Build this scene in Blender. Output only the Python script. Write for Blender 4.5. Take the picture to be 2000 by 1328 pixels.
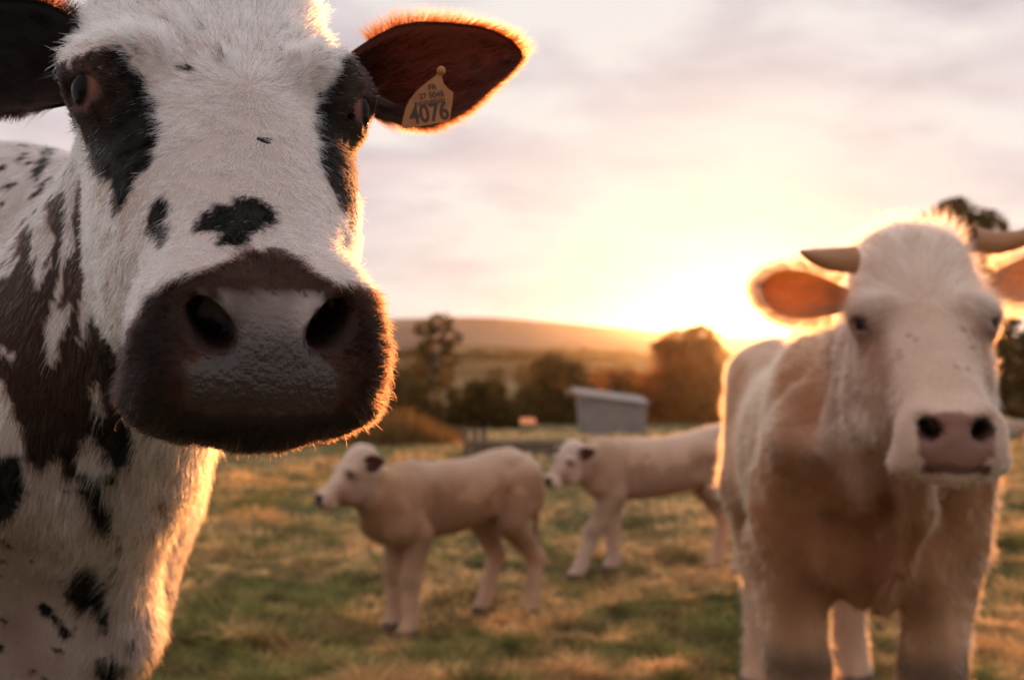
import bpy, math, time
import numpy as np
from mathutils import Vector

T0 = time.time()
scene = bpy.context.scene
for o in list(bpy.data.objects):
    bpy.data.objects.remove(o)
COL = scene.collection
R = math.radians
rng = np.random.default_rng(7)

# ------------------------------------------------------------------ camera
CAMZ = 1.25
FPX = 2222.2                       # 40 mm on a 36 mm sensor, in pixels of a 2000 px wide frame
PITCH = math.atan(26 / FPX)
cam_data = bpy.data.cameras.new('camera')
cam = bpy.data.objects.new('camera', cam_data)
COL.objects.link(cam)
cam.location = (0, 0, CAMZ)
cam.rotation_euler = (math.pi / 2 + PITCH, 0, 0)
cam_data.lens = 40
cam_data.sensor_width = 36
cam_data.clip_start = 0.05
cam_data.clip_end = 6000
cam_data.dof.use_dof = True
cam_data.dof.focus_distance = 0.86
cam_data.dof.aperture_fstop = 6.2
scene.camera = cam

# ------------------------------------------------------------------ light
SUN_EL, SUN_AZ = R(1.7), R(10.9)   # azimuth from +Y towards +X
sun_dir = np.array([math.sin(SUN_AZ) * math.cos(SUN_EL), math.cos(SUN_AZ) * math.cos(SUN_EL), math.sin(SUN_EL)])
sd = bpy.data.lights.new('sun', 'SUN')
sd.energy = 3.8
sd.angle = R(0.6)
sd.color = (1.0, 0.36, 0.09)
so = bpy.data.objects.new('sun', sd)
COL.objects.link(so)
so.rotation_euler = Vector(-sun_dir).to_track_quat('-Z', 'Y').to_euler()

world = bpy.data.worlds.new('World')
scene.world = world
world.use_nodes = True


def build_world():
    nt = world.node_tree
    nt.nodes.clear()
    N, L = nt.nodes.new, nt.links.new
    out = N('ShaderNodeOutputWorld')
    bg = N('ShaderNodeBackground')
    bg.inputs['Strength'].default_value = 0.1
    L(bg.outputs[0], out.inputs['Surface'])
    sky = N('ShaderNodeTexSky')
    sky.sky_type = 'NISHITA'
    sky.sun_disc = False
    sky.sun_elevation = SUN_EL
    sky.sun_rotation = SUN_AZ
    sky.air_density = 1.0
    sky.dust_density = 2.0
    tc = N('ShaderNodeTexCoord')

    def math_(op, a, b=None, clamp=False):
        n = N('ShaderNodeMath')
        n.operation = op
        n.use_clamp = clamp
        for i, v in enumerate((a, b)):
            if v is None:
                continue
            if isinstance(v, (int, float)):
                n.inputs[i].default_value = v
            else:
                L(v, n.inputs[i])
        return n.outputs[0]

    def ramp(fac, stops):
        n = N('ShaderNodeValToRGB')
        L(fac, n.inputs[0])
        e = n.color_ramp.elements
        while len(e) < len(stops):
            e.new(0.5)
        for i, (p, c) in enumerate(stops):
            e[i].position = p
            e[i].color = (*c, 1) if len(c) == 3 else c
        return n.outputs[0]

    def mix(fac, a, b):
        n = N('ShaderNodeMix')
        n.data_type = 'RGBA'
        for s, v in ((0, fac), (6, a), (7, b)):
            if isinstance(v, (int, float)):
                n.inputs[s].default_value = v
            elif isinstance(v, tuple):
                n.inputs[s].default_value = (*v, 1)
            else:
                L(v, n.inputs[s])
        return n.outputs[2]

    # high thin cloud deck: the view direction is met with a flat layer so that cloud bands
    # run together towards the horizon
    sep = N('ShaderNodeSeparateXYZ')
    L(tc.outputs['Generated'], sep.inputs[0])
    zc = math_('ADD', math_('MAXIMUM', sep.outputs[2], 0.0), 0.24)
    comb = N('ShaderNodeCombineXYZ')
    L(math_('DIVIDE', sep.outputs[0], zc), comb.inputs[0])
    L(math_('DIVIDE', sep.outputs[1], zc), comb.inputs[1])
    mp = N('ShaderNodeMapping')
    mp.inputs['Rotation'].default_value = (0, 0, R(24))
    mp.inputs['Scale'].default_value = (1.0, 1.25, 1)
    mp.inputs['Location'].default_value = (1.3, 0.4, 0)
    L(comb.outputs[0], mp.inputs[0])
    n1 = N('ShaderNodeTexNoise')
    n1.inputs['Scale'].default_value = 3.1
    n1.inputs['Detail'].default_value = 7
    n1.inputs['Roughness'].default_value = 0.52
    n1.inputs['Distortion'].default_value = 0.35
    L(mp.outputs[0], n1.inputs['Vector'])
    n2 = N('ShaderNodeTexNoise')
    n2.inputs['Scale'].default_value = 1.5
    n2.inputs['Detail'].default_value = 4
    L(mp.outputs[0], n2.inputs['Vector'])
    deck = math_('ADD', math_('MULTIPLY', n1.outputs['Fac'], 0.75), math_('MULTIPLY', n2.outputs['Fac'], 0.35))
    # angle to the sun
    dot = N('ShaderNodeVectorMath')
    dot.operation = 'DOT_PRODUCT'
    L(tc.outputs['Generated'], dot.inputs[0])
    dot.inputs[1].default_value = tuple(sun_dir)
    ca = math_('MAXIMUM', dot.outputs['Value'], 0.0)
    aureole = math_('POWER', ca, 45.0)
    veil = (5.6, 5.3, 5.05)                       # bright cream veil of cirrostratus
    cloud = ramp(deck, [(0.47, veil), (0.55, (4.95, 4.5, 4.55)), (0.67, (3.65, 3.25, 3.45))])
    pinkf = ramp(n2.outputs['Fac'], [(0.46, (0, 0, 0)), (0.60, (1, 1, 1))])
    low = ramp(sep.outputs[2], [(0.06, (0, 0, 0)), (0.13, (1, 1, 1)), (0.19, (1, 1, 1)), (0.27, (0, 0, 0))])
    pink = math_('MULTIPLY', pinkf, low)
    cloud = mix(math_('MULTIPLY', pink, 0.6), cloud, (5.3, 4.2, 4.25))
    thin = math_('MULTIPLY', ramp(sep.outputs[2], [(0.0, (1, 1, 1)), (0.13, (0, 0, 0))]), 0.7)
    cloud = mix(thin, cloud, (5.0, 4.9, 4.7))
    cloud = mix(math_('MULTIPLY', aureole, 0.9), cloud, (5.0, 4.9, 4.7))
    final = mix(0.93, sky.outputs[0], cloud)
    L(final, bg.inputs['Color'])
    # the whole dome is exposed for the shade with the view exposure below


build_world()
vs = scene.view_settings
scene.display_settings.display_device = 'sRGB'
vs.view_transform = 'Standard'
vs.look = 'None'
vs.exposure = 0.74
vs.gamma = 1.0
vs.use_curve_mapping = False
scene.render.engine = 'CYCLES'
scene.cycles.use_denoising = True
scene.cycles.max_bounces = 8
scene.cycles.transparent_max_bounces = 8
scene.cycles.volume_bounces = 0
scene.cycles_curves.shape = 'RIBBONS'
scene.cycles_curves.subdivisions = 2
scene.cycles.sample_clamp_indirect = 8


# ------------------------------------------------------------------ helpers: objects
def tag(o, label=None, cat=None, group=None, kind=None):
    if label: o['label'] = label
    if cat: o['category'] = cat
    if group: o['group'] = group
    if kind: o['kind'] = kind
    return o


def empty(name, loc, label, cat, group=None):
    o = bpy.data.objects.new(name, None)
    COL.objects.link(o)
    o.location = tuple(float(v) for v in loc)
    o.empty_display_size = 0.2
    return tag(o, label, cat, group)


def mesh_obj(name, V, F, mat, parent=None, smooth=True, attrs=None, origin=None):
    """V (n,3) world coordinates; F (m,3|4) array or list of lists."""
    V = np.asarray(V, np.float32)
    if origin is None:
        origin = np.array(parent.location) if parent else np.zeros(3)
    me = bpy.data.meshes.new(name)
    if isinstance(F, np.ndarray):
        k = F.shape[1]
        me.vertices.add(len(V))
        me.vertices.foreach_set('co', (V - np.asarray(origin, np.float32)).astype(np.float32).ravel())
        me.loops.add(F.size)
        me.polygons.add(len(F))
        me.loops.foreach_set('vertex_index', F.astype(np.int32).ravel())
        me.polygons.foreach_set('loop_start', np.arange(0, F.size, k, dtype=np.int32))
        me.update(calc_edges=True)
        me.validate()
    else:
        me.from_pydata([tuple(map(float, v)) for v in (V - np.asarray(origin))], [], F)
        me.update()
    if smooth:
        me.polygons.foreach_set('use_smooth', np.ones(len(me.polygons), bool))
    for an, (typ, data) in (attrs or {}).items():
        at = me.attributes.new(an, typ, 'POINT')
        if typ == 'FLOAT_COLOR':
            d = np.ones((len(V), 4), np.float32)
            d[:, :3] = data
            at.data.foreach_set('color', d.ravel())
        else:
            at.data.foreach_set('value', np.asarray(data, np.float32).ravel())
    for m in (mat if isinstance(mat, (list, tuple)) else [mat]):
        me.materials.append(m)
    o = bpy.data.objects.new(name, me)
    COL.objects.link(o)
    if parent:
        o.parent = parent
    else:
        o.location = tuple(float(v) for v in origin)
    return o


def curves_obj(name, P, rad, colr, mat, parent=None, tip=0.25):
    """P (n,k,3) world; rad (n,) root radius; colr (n,3)."""
    n, k, _ = P.shape
    origin = np.array(parent.location) if parent else np.zeros(3)
    hc = bpy.data.hair_curves.new(name)
    hc.add_curves([k] * n)
    hc.attributes['position'].data.foreach_set('vector', (P - origin).astype(np.float32).ravel())
    prof = np.linspace(1, tip, k)
    r = (rad[:, None] * prof[None]).astype(np.float32)
    ra = hc.attributes.get('radius') or hc.attributes.new('radius', 'FLOAT', 'POINT')
    ra.data.foreach_set('value', r.ravel())
    ca = hc.attributes.new('hcol', 'FLOAT_COLOR', 'CURVE')
    d = np.ones((n, 4), np.float32)
    d[:, :3] = colr
    ca.data.foreach_set('color', d.ravel())
    hc.materials.append(mat)
    o = bpy.data.objects.new(name, hc)
    COL.objects.link(o)
    if parent:
        o.parent = parent
    tag(o, kind='stuff')
    return o


# ------------------------------------------------------------------ helpers: numpy noise
def _hash(ix, iy, iz, s):
    h = (ix.astype(np.uint32) * np.uint32(0x8da6b343)) ^ (iy.astype(np.uint32) * np.uint32(0xd8163841)) ^ (iz.astype(np.uint32) * np.uint32(0xcb1ab31f)) ^ np.uint32((s * 0x9e3779b1) & 0xffffffff)
    h ^= h >> np.uint32(16); h *= np.uint32(0x7feb352d); h ^= h >> np.uint32(15); h *= np.uint32(0x846ca68b); h ^= h >> np.uint32(16)
    return (h & np.uint32(0xffffff)).astype(np.float32) / 0xffffff * 2 - 1


def vnoise(p, s=0):
    p = np.asarray(p, np.float32)
    f = np.floor(p)
    i = f.astype(np.int32)
    t = p - f
    t = t * t * (3 - 2 * t)
    r = 0
    for dx in (0, 1):
        wx = t[:, 0] if dx else 1 - t[:, 0]
        for dy in (0, 1):
            wy = t[:, 1] if dy else 1 - t[:, 1]
            for dz in (0, 1):
                wz = t[:, 2] if dz else 1 - t[:, 2]
                r = r + wx * wy * wz * _hash(i[:, 0] + dx, i[:, 1] + dy, i[:, 2] + dz, s)
    return r


def fbm(p, s=0, o=3):
    r, a = 0, 1.0
    for k in range(o):
        r = r + a * vnoise(p * 2 ** k, s + k * 17)
        a *= 0.5
    return r


def sst(e0, e1, x):
    t = np.clip((x - e0) / (e1 - e0), 0, 1)
    return t * t * (3 - 2 * t)


def nrm(v):
    return v / (np.linalg.norm(v, axis=-1, keepdims=True) + 1e-9)


# ------------------------------------------------------------------ helpers: implicit surfaces
def smin(a, b, k):
    h = np.maximum(k - np.abs(a - b), 0) / k
    return np.minimum(a, b) - h * h * k * 0.25


def smax(a, b, k):
    return -smin(-a, -b, k)


def cap(p, a, b, r1, r2, sc=None):
    """tapered capsule; sc squeezes space about a (per axis) for flattened limbs"""
    a = np.asarray(a, np.float32); b = np.asarray(b, np.float32)
    q = p - a
    d = b - a
    if sc is not None:
        sc = np.asarray(sc, np.float32)
        q = q * sc; d = d * sc
    t = np.clip((q @ d) / (d @ d + 1e-9), 0, 1)
    return np.linalg.norm(q - t[:, None] * d, axis=1) - (r1 + (r2 - r1) * t)


def chain(p, pts, rad, k=0.02, sc=None):
    d = None
    for i in range(len(pts) - 1):
        e = cap(p, pts[i], pts[i + 1], rad[i], rad[i + 1], sc)
        d = e if d is None else smin(d, e, k)
    return d


def ell(p, c, r):
    r = np.asarray(r, np.float32)
    q = (p - np.asarray(c, np.float32)) / r
    k0 = np.linalg.norm(q, axis=1)
    k1 = np.linalg.norm(q / r, axis=1) + 1e-9
    return k0 * (k0 - 1) / k1


def loft(a, b, c, tab, n=2.4, taper=0.0, cap_k=0.02):
    A = tab[0]
    w = np.interp(a, A, tab[1]); t = np.interp(a, A, tab[2]); bo = np.interp(a, A, tab[3])
    mid, hh = (t + bo) / 2, (t - bo) / 2
    v = (c - mid) / hh
    we = w * (1 - taper * sst(0.3, -1.0, v))
    r = (np.abs(b / we) ** n + np.abs(v) ** n) ** (1 / n)
    d = (r - 1) * np.minimum(we, hh)
    return smax(d, np.maximum(a - A[-1], A[0] - a), cap_k)


def polygonise(f, lo, hi, h):
    """narrow-band surface nets of f<0 in the box lo..hi with cell h"""
    lo = np.asarray(lo, np.float32); hi = np.asarray(hi, np.float32)
    c = 4
    n = (np.ceil((hi - lo) / (h * c)).astype(int) + 1)
    ax = [lo[i] + (np.arange(n[i]) * c + (c - 1) / 2) * h for i in range(3)]
    G = np.stack(np.meshgrid(*ax, indexing='ij'), -1).reshape(-1, 3).astype(np.float32)
    D = np.concatenate([f(g) for g in np.array_split(G, max(1, len(G) // 400000))]).reshape(n)
    act = np.abs(D) < h * c * 2.2
    full = np.repeat(np.repeat(np.repeat(D, c, 0), c, 1), c, 2).astype(np.float32)
    idx = np.argwhere(act)
    off = np.stack(np.meshgrid(*[np.arange(c)] * 3, indexing='ij'), -1).reshape(-1, 3)
    fi = (idx[:, None] * c + off[None]).reshape(-1, 3)
    P = (lo + fi * h).astype(np.float32)
    vals = np.concatenate([f(g) for g in np.array_split(P, max(1, len(P) // 400000))])
    full[fi[:, 0], fi[:, 1], fi[:, 2]] = vals
    S = full < 0
    cnt = np.zeros([k - 1 for k in S.shape], np.uint8)
    for dx in (0, 1):
        for dy in (0, 1):
            for dz in (0, 1):
                cnt += S[dx:dx + cnt.shape[0], dy:dy + cnt.shape[1], dz:dz + cnt.shape[2]]
    cells = np.argwhere((cnt > 0) & (cnt < 8))
    vid = np.full(cnt.shape, -1, np.int32)
    vid[cells[:, 0], cells[:, 1], cells[:, 2]] = np.arange(len(cells))
    acc = np.zeros((len(cells), 3)); num = np.zeros(len(cells))
    corners = [(x, y, z) for x in (0, 1) for y in (0, 1) for z in (0, 1)]
    for ca_ in corners:
        for axi in range(3):
            if ca_[axi]:
                continue
            cb = list(ca_); cb[axi] = 1
            va = full[tuple((cells + ca_).T)]; vb = full[tuple((cells + cb).T)]
            m = (va < 0) != (vb < 0)
            t = np.where(m, va / np.where(m, va - vb, 1), 0)
            pt = np.array(ca_) + t[:, None] * (np.array(cb) - np.array(ca_))
            acc += pt * m[:, None]; num += m
    V = lo + (cells + acc / num[:, None]) * h
    faces = []
    for axi in range(3):
        sl0 = [slice(None)] * 3; sl1 = [slice(None)] * 3
        sl0[axi] = slice(0, -1); sl1[axi] = slice(1, None)
        A, B = S[tuple(sl0)], S[tuple(sl1)]
        e = np.argwhere(A != B)
        u, w = (axi + 1) % 3, (axi + 2) % 3
        ok = (e[:, u] > 0) & (e[:, w] > 0) & (e[:, u] < cnt.shape[u]) & (e[:, w] < cnt.shape[w]) & (e[:, axi] < cnt.shape[axi])
        e = e[ok]
        flip = ~A[tuple(e.T)]
        q = []
        for du, dw in ((-1, -1), (0, -1), (0, 0), (-1, 0)):
            g = e.copy(); g[:, u] += du; g[:, w] += dw
            q.append(vid[tuple(g.T)])
        q = np.stack(q, 1)
        q[flip] = q[flip][:, ::-1]
        faces.append(q[(q >= 0).all(1)])
    F = np.concatenate(faces)
    # pull the vertices onto the surface
    for _ in range(2):
        eps = h * 0.25
        f0 = f(V.astype(np.float32))
        g = np.stack([f((V + eps * np.eye(3)[i]).astype(np.float32)) - f0 for i in range(3)], 1) / eps
        g2 = (g * g).sum(1) + 1e-6
        step = np.clip(f0 / np.sqrt(g2), -h, h)
        V = V - g / np.sqrt(g2)[:, None] * step[:, None] * 0.8
    return V, F


def vnormals(V, F):
    n = np.cross(V[F[:, 2]] - V[F[:, 0]], V[F[:, 3 % F.shape[1]]] - V[F[:, 1]])
    N = np.zeros_like(V)
    for k in range(F.shape[1]):
        np.add.at(N, F[:, k], n)
    return nrm(N)


def sample_surface(V, F, N, n, dens):
    """n points, density weighted by per-vertex dens"""
    p = V[F]
    area = np.linalg.norm(np.cross(p[:, 2] - p[:, 0], p[:, 3] - p[:, 1]), axis=1) / 2 * dens[F].mean(1)
    cdf = np.cumsum(area); cdf /= cdf[-1]
    fi = np.searchsorted(cdf, rng.random(n))
    u, v = rng.random(n)[:, None], rng.random(n)[:, None]
    q = F[fi]
    w = [(1 - u) * (1 - v), u * (1 - v), u * v, (1 - u) * v]
    P = sum(w[k] * V[q[:, k]] for k in range(4))
    M = nrm(sum(w[k] * N[q[:, k]] for k in range(4)))
    return P, M, q, w


def px(P):
    """photograph pixels (2000 wide) of world points, used to lay out the coat chart of the near cow"""
    x, y, z = P[:, 0], P[:, 1], P[:, 2] - CAMZ
    c, s = math.cos(PITCH), math.sin(PITCH)
    d = y * c + z * s
    u = z * c - y * s
    return np.stack([1000 + FPX * x / d, 664 - FPX * u / d], 1)


def at(pxx, pyy, d):
    """world point at depth d (along +Y) seen at a pixel"""
    c, s = math.cos(PITCH), math.sin(PITCH)
    u = (664 - pyy) / FPX
    vy, vz = c - u * s, s + u * c
    k = d / vy
    return np.array([(pxx - 1000) / FPX * k, d, CAMZ + vz * k])


# ------------------------------------------------------------------ bovine head
# head frame: l = lateral (+ the animal's left), h = forwards (level), z = up; origin midway between the eyes;
# the bridge of the nose dips 47 degrees in it.
HC, HS = 0.682, 0.731
SKULL = np.array([
    [-.225, -.19, -.13, -.07, -.02, .03, .08, .13, .18, .23, .28, .31],
    [.045, .080, .101, .107, .107, .102, .092, .082, .074, .069, .062, .045],
    [-.01, .026, .042, .047, .047, .044, .041, .038, .036, .035, .030, .01],
    [-.10, -.13, -.155, -.165, -.165, -.155, -.14, -.12, -.098, -.074, -.045, -.02]])


def stretch_face(q, short):
    """calves have a shorter face from the eyes down"""
    a = HC * q[:, 1] - HS * q[:, 2]; c = HS * q[:, 1] + HC * q[:, 2]
    a = np.where(a > 0, a * short, a)
    return np.stack([q[:, 0], HC * a + HS * c, HC * c - HS * a], 1).astype(np.float32)


def head_sdf(q, broad=1.0, full_cheek=1.0, poll=(.075, .055, .05, .125), short=1.0, lean=0.0):
    l, h, z = q[:, 0], q[:, 1], q[:, 2]
    if short != 1.0:
        q = stretch_face(q, short); h, z = q[:, 1], q[:, 2]
    b = np.abs(l)
    a = HC * h - HS * z
    c = HS * h + HC * z
    m = np.stack([b, h, z], 1)
    tab = SKULL.copy(); tab[1] = tab[1] * broad * (1 - lean * np.exp(-((tab[0] - .13) / .07) ** 2))
    d = loft(a, b, c, tab, 2.5, 0.38, 0.05)
    d = smin(d, ell(m, (.062 * broad, -.01, -.125), (.042 * full_cheek, .085, .085)), .05)     # masseter
    d = smin(d, ell(m, (.0, -.115, poll[3]), poll[:3]), .06)                    # poll
    # orbits and brows
    d = smin(d, ell(m, (.088 * broad, .0, .006), (.036, .036, .036)), .03)
    d = smin(d, cap(m, (.070 * broad, .030, .034), (.112 * broad, -.012, .022), .015, .012), .03)
    # muzzle
    mz = ell(m, (0, .160, -.206), (.059, .074, .060))
    mz = smin(mz, ell(m, (.058, .156, -.236), (.033, .046, .027)), .04)
    mz = smin(mz, ell(m, (.047, .178, -.190), (.026, .036, .034)), .03)
    mz = smax(mz, (h - .2235) * .97 + (z + .2) * .1, .03)
    d = smin(d, mz, .05 if not lean else .035)
    chin = ell(m, (.006, .168, -.2550), (.031, .043, .0185))
    chin = smin(chin, cap(m, (0, .12, -.226), (0, .03, -.192), .024, .040), .04)
    d = smin(d, chin, .010)
    # mouth line
    ml = chain(m, [(0, .230, -.2465), (.036, .226, -.2465), (.056, .205, -.258), (.085, .15, -.272)], [.0070, .0065, .0065, .005], .004)
    d = smax(d, -ml, .008)
    # nostrils with their wing and groove
    d = smin(d, cap(m, (.012, .212, -.170), (.048, .203, -.163), .009, .010), .018)
    d = smin(d, cap(m, (.060, .194, -.176), (.056, .202, -.212), .010, .009), .018)
    nos = cap(m, (.0475, .222, -.1790), (.042, .185, -.172), .0070, .006)
    nos = smin(nos, cap(m, (.0400, .226, -.1865), (.035, .170, -.176), .0098, .009), .012)
    nos = smin(nos, cap(m, (.0320, .228, -.1970), (.029, .160, -.182), .0092, .0095), .012)
    nos = smin(nos, ell(m, (.0475, .231, -.2015), (.0125, .017, .011)), .014)
    d = smax(d, -nos, .010)
    # eye opening
    eo = np.array((.1045 * broad, .017, .0))
    d = smax(d, -ell(m, eo, (.024, .0210, .0158)), .005)
    d = smin(d, chain(m, [(eo[0] - .012, .037, .004), (eo[0] + .002, .028, .0170), (eo[0] + .014, .006, .0155), (eo[0] + .004, -.006, .004)],
                      [.004, .0055, .0055, .004], .004), .008)
    d = smin(d, chain(m, [(eo[0] - .012, .037, .000), (eo[0] - .001, .029, -.0150), (eo[0] + .007, .010, -.0160), (eo[0] + .003, -.004, -.003)],
                      [.0035, .004, .004, .0035], .004), .008)
    return d


class Frame:
    """yaw from -Y towards +X, extra pitch (nose up +) and roll; maps world <-> head frame with a scale"""
    def __init__(s, pos, yaw, pitch=0.0, roll=0.0, scale=1.0):
        s.o = np.asarray(pos, float); s.s = scale
        f = np.array([math.sin(yaw), -math.cos(yaw), 0]); l = np.array([math.cos(yaw), math.sin(yaw), 0]); u = np.array([0, 0, 1.0])
        f, u = f * math.cos(pitch) + u * math.sin(pitch), u * math.cos(pitch) - f * math.sin(pitch)
        l, u = l * math.cos(roll) - u * math.sin(roll), u * math.cos(roll) + l * math.sin(roll)
        s.M = np.stack([l, f, u])            # rows

    def loc(s, p):
        return ((p - s.o) @ s.M.T / s.s).astype(np.float32)

    def wld(s, q):
        return np.asarray(q, float) * s.s @ s.M + s.o

    def vec(s, v):
        return np.asarray(v, float) @ s.M


# ------------------------------------------------------------------ bovine body
class Body:
    """x forwards, y to the animal's left, z up, origin on the ground between the fore feet; unit = height at the withers"""
    def __init__(s, x, y, z, heading, H, roll=0.0):
        s.o = np.array([x, y, z], float); s.H = H
        f = np.array([math.cos(heading), math.sin(heading), 0])
        s.M = np.stack([f, [-f[1], f[0], 0], [0, 0, 1.0]])

    def loc(s, p):
        return ((p - s.o) @ s.M.T / s.H).astype(np.float32)

    def wld(s, q):
        return np.asarray(q, float) * s.H @ s.M + s.o


COW_TORSO = np.array([
    [-.99, -.93, -.82, -.70, -.52, -.35, -.18, -.04, .08, .16, .22],
    [.07, .13, .19, .225, .255, .255, .225, .20, .175, .145, .09],
    [.84, .93, .985, .99, .96, .955, .975, .99, .96, .88, .78],
    [.70, .60, .52, .46, .42, .415, .42, .43, .44, .47, .54]])
CALF_TORSO = np.array([
    [-.93, -.88, -.78, -.66, -.50, -.35, -.20, -.06, .05, .13, .19],
    [.05, .10, .135, .140, .150, .155, .15, .135, .12, .10, .07],
    [.86, .95, 1.0, .99, .955, .94, .945, .96, .93, .86, .77],
    [.74, .68, .63, .59, .545, .52, .51, .51, .52, .55, .62]])


def std_legs(kind='cow', dx=(0, 0, 0, 0), spread=0.135):
    """front left, front right, hind left, hind right; dx moves each foot forwards"""
    L = []
    calf = kind == 'calf'
    el = .56 if calf else .53
    for i, sy in enumerate((1, -1)):
        d = dx[i]; y = sy * spread
        L.append(([(.10, y * .95, .74), (-.045 + .2 * d, y * 1.05, el), (.0 + .62 * d, y, .305), (-.004 + .95 * d, y, .09), (.018 + d, y, .03), (.03 + d, y, .0)],
                  [.115, .085, .052, .036, .045, .050] if not calf else [.095, .074, .056, .040, .048, .050]))
    for i, sy in enumerate((1, -1)):
        d = dx[2 + i]; y = sy * spread
        L.append(([(-.80, y * .9, .82), (-.685 + .15 * d, y * 1.15, .56), (-.875 + .65 * d, y, .345), (-.845 + .95 * d, y, .10), (-.825 + d, y, .03), (-.81 + d, y, .0)],
                  [.145, .105, .047, .036, .045, .050] if not calf else [.115, .085, .054, .041, .047, .050]))
    return L


def bovine_sdf(B, Hd, torso, legs, necks, head_args, extra=None, tail=0.0, leg_k=.05, wide=1.0):
    H = B.H
    hc = Hd.wld((0, .06, -.06)); hr = .50 * Hd.s

    def f(p):
        q = B.loc(p)
        m = np.stack([q[:, 0], np.abs(q[:, 1]), q[:, 2]], 1)
        m[:, 1] /= wide
        d = loft(q[:, 0], m[:, 1], q[:, 2], torso, 2.25, 0.12, .06)
        d = smin(d, ell(m, (.075, .12, .70), (.12, .085, .20)), .08)          # shoulder
        d = smin(d, ell(m, (-.80, .10, .74), (.15, .11, .19)), .08)          # thigh
        hw = float(np.interp(-.60, torso[0], torso[1])); sw = float(np.interp(-.13, torso[0], torso[1]))
        d = smax(d, -ell(m, (-.60, hw + .016, .67), (.090, .045, .090)), .05)      # hollow of the flank
        d = smax(d, -ell(m, (-.135, sw + .030, .64), (.028, .045, .17)), .05)      # behind the shoulder
        d = smin(d, cap(m, (.03, .105, .84), (.11, .14, .60), .050, .062), .035)
        if wide == 1.0:
            d = smin(d, ell(m, (-.715, .105, .935), (.05, .03, .025)), .05)              # hook bone
            d = smin(d, ell(m, (-.92, .07, .88), (.04, .03, .03)), .04)                  # pin bone     # edge of the shoulder blade
        for pts, rad in legs:
            d = smin(d, chain(q, pts, rad, .03), leg_k)
        if tail is not None:
            d = smin(d, chain(q, [(-.97 + tail, 0, .93), (-1.03 + tail, .0, .86), (-1.035 + tail, .01, .62), (-1.02 + tail, .01, .42)], [.03, .022, .014, .022], .02), .02)
        d = d * H
        for pts, rad, k, sc in necks:
            d = smin(d, chain(p, pts, rad, .05, sc), k)
        if extra:
            d = extra(p, q, d)
        dh = np.full(len(p), 9.0, np.float32)
        near = ((p - hc) ** 2).sum(1) < hr * hr
        if near.any():
            dh[near] = head_sdf(Hd.loc(p[near]), **head_args) * Hd.s
        return smin(d, dh, .07 * Hd.s)
    f.head = (hc, hr)
    return f


def ear_surface(base, tip, open_dir, up_prof, lo_prof, cup=.03, thick=.004, nu=26, nv=14, bend=0.0):
    """cupped ear leaf. profiles: (u, half width in metres) to each side of the base-tip line"""
    base, tip = np.asarray(base, float), np.asarray(tip, float)
    e = tip - base; L = np.linalg.norm(e); e /= L
    n = np.asarray(open_dir, float); n = nrm(n - e * (n @ e))
    p = np.cross(n, e)
    if p[2] < 0: p = -p
    u = np.linspace(0, 1, nu) ** .85
    v = np.linspace(-1, 1, nv)
    U, Vv = np.meshgrid(u, v, indexing='ij')
    up = np.interp(U, *up_prof); lo = np.interp(U, *lo_prof)
    off = np.where(Vv > 0, Vv * up, Vv * lo)
    wid = (up + lo) / 2
    dep = cup * (Vv ** 2 - .75) * np.clip(wid / wid.max(), 0, 1) - bend * U ** 2
    rim = np.clip(1 - np.abs(Vv), 0, 1) ** .5
    front = base + U[..., None] * L * e + off[..., None] * p + dep[..., None] * n
    th = thick * (.25 + rim) * (1.8 - U)
    back = front - th[..., None] * n
    V = np.concatenate([front.reshape(-1, 3), back.reshape(-1, 3)])
    I = np.arange(nu * nv).reshape(nu, nv)
    q = np.stack([I[:-1, :-1], I[1:, :-1], I[1:, 1:], I[:-1, 1:]], -1).reshape(-1, 4)
    s = nu * nv
    F = [q, q[:, ::-1] + s]
    ring = np.concatenate([I[:, 0], I[-1, 1:], I[-2::-1, -1], I[0, -2:0:-1]])
    r2 = np.roll(ring, -1)
    F.append(np.stack([ring, ring + s, r2 + s, r2], 1))
    F = np.concatenate(F)
    # orientation: the front must face n
    t = V[F[0]]
    if np.cross(t[2] - t[0], t[3] - t[1]) @ n < 0:
        F = F[:, ::-1]
    rim_i = np.concatenate([I[2:, 0], I[-1, 1:], I[-2:1:-1, -1]])
    return dict(V=V, F=F, e=e, p=p, n=n, rim=V[rim_i], cen=front.mean((0, 1)), front=front, L=L, base=base)


# ------------------------------------------------------------------ hair
def grow(name, P, N, T, length, rad, colr, mat, parent, lift=.35, wave=.25, clump=.012, k=5, seed=1, droop=0.0, tip=.2):
    """P roots, N normals, T lay direction (tangent)"""
    n = len(P)
    T = nrm(T - N * (T * N).sum(1, keepdims=True))
    c = np.stack([fbm(P / clump, seed + 31 * i, 2) for i in range(3)], 1)
    c2 = rng.normal(0, 1, (n, 3))
    D = nrm(T + wave * c + wave * .5 * c2)
    lf = (np.asarray(lift) * (1 + .35 * rng.normal(0, 1, n)))[:, None] if np.ndim(lift) else lift * (1 + .35 * rng.normal(0, 1, n))[:, None]
    t = np.linspace(0, 1, k)
    Ls = (length * (.75 + .5 * rng.random(n)))[:, None]
    pts = []
    for ti in t:
        up = lf * (ti - .62 * ti * ti)
        pts.append(P - N * .0012 + Ls * (D * ti * (1 - .15 * np.abs(lf)) + N * up) + np.array([0, 0, -1.0]) * droop * Ls * ti * ti + N * .0006)
    return curves_obj(name, np.stack(pts, 1), rad, colr, mat, parent, tip)


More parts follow.
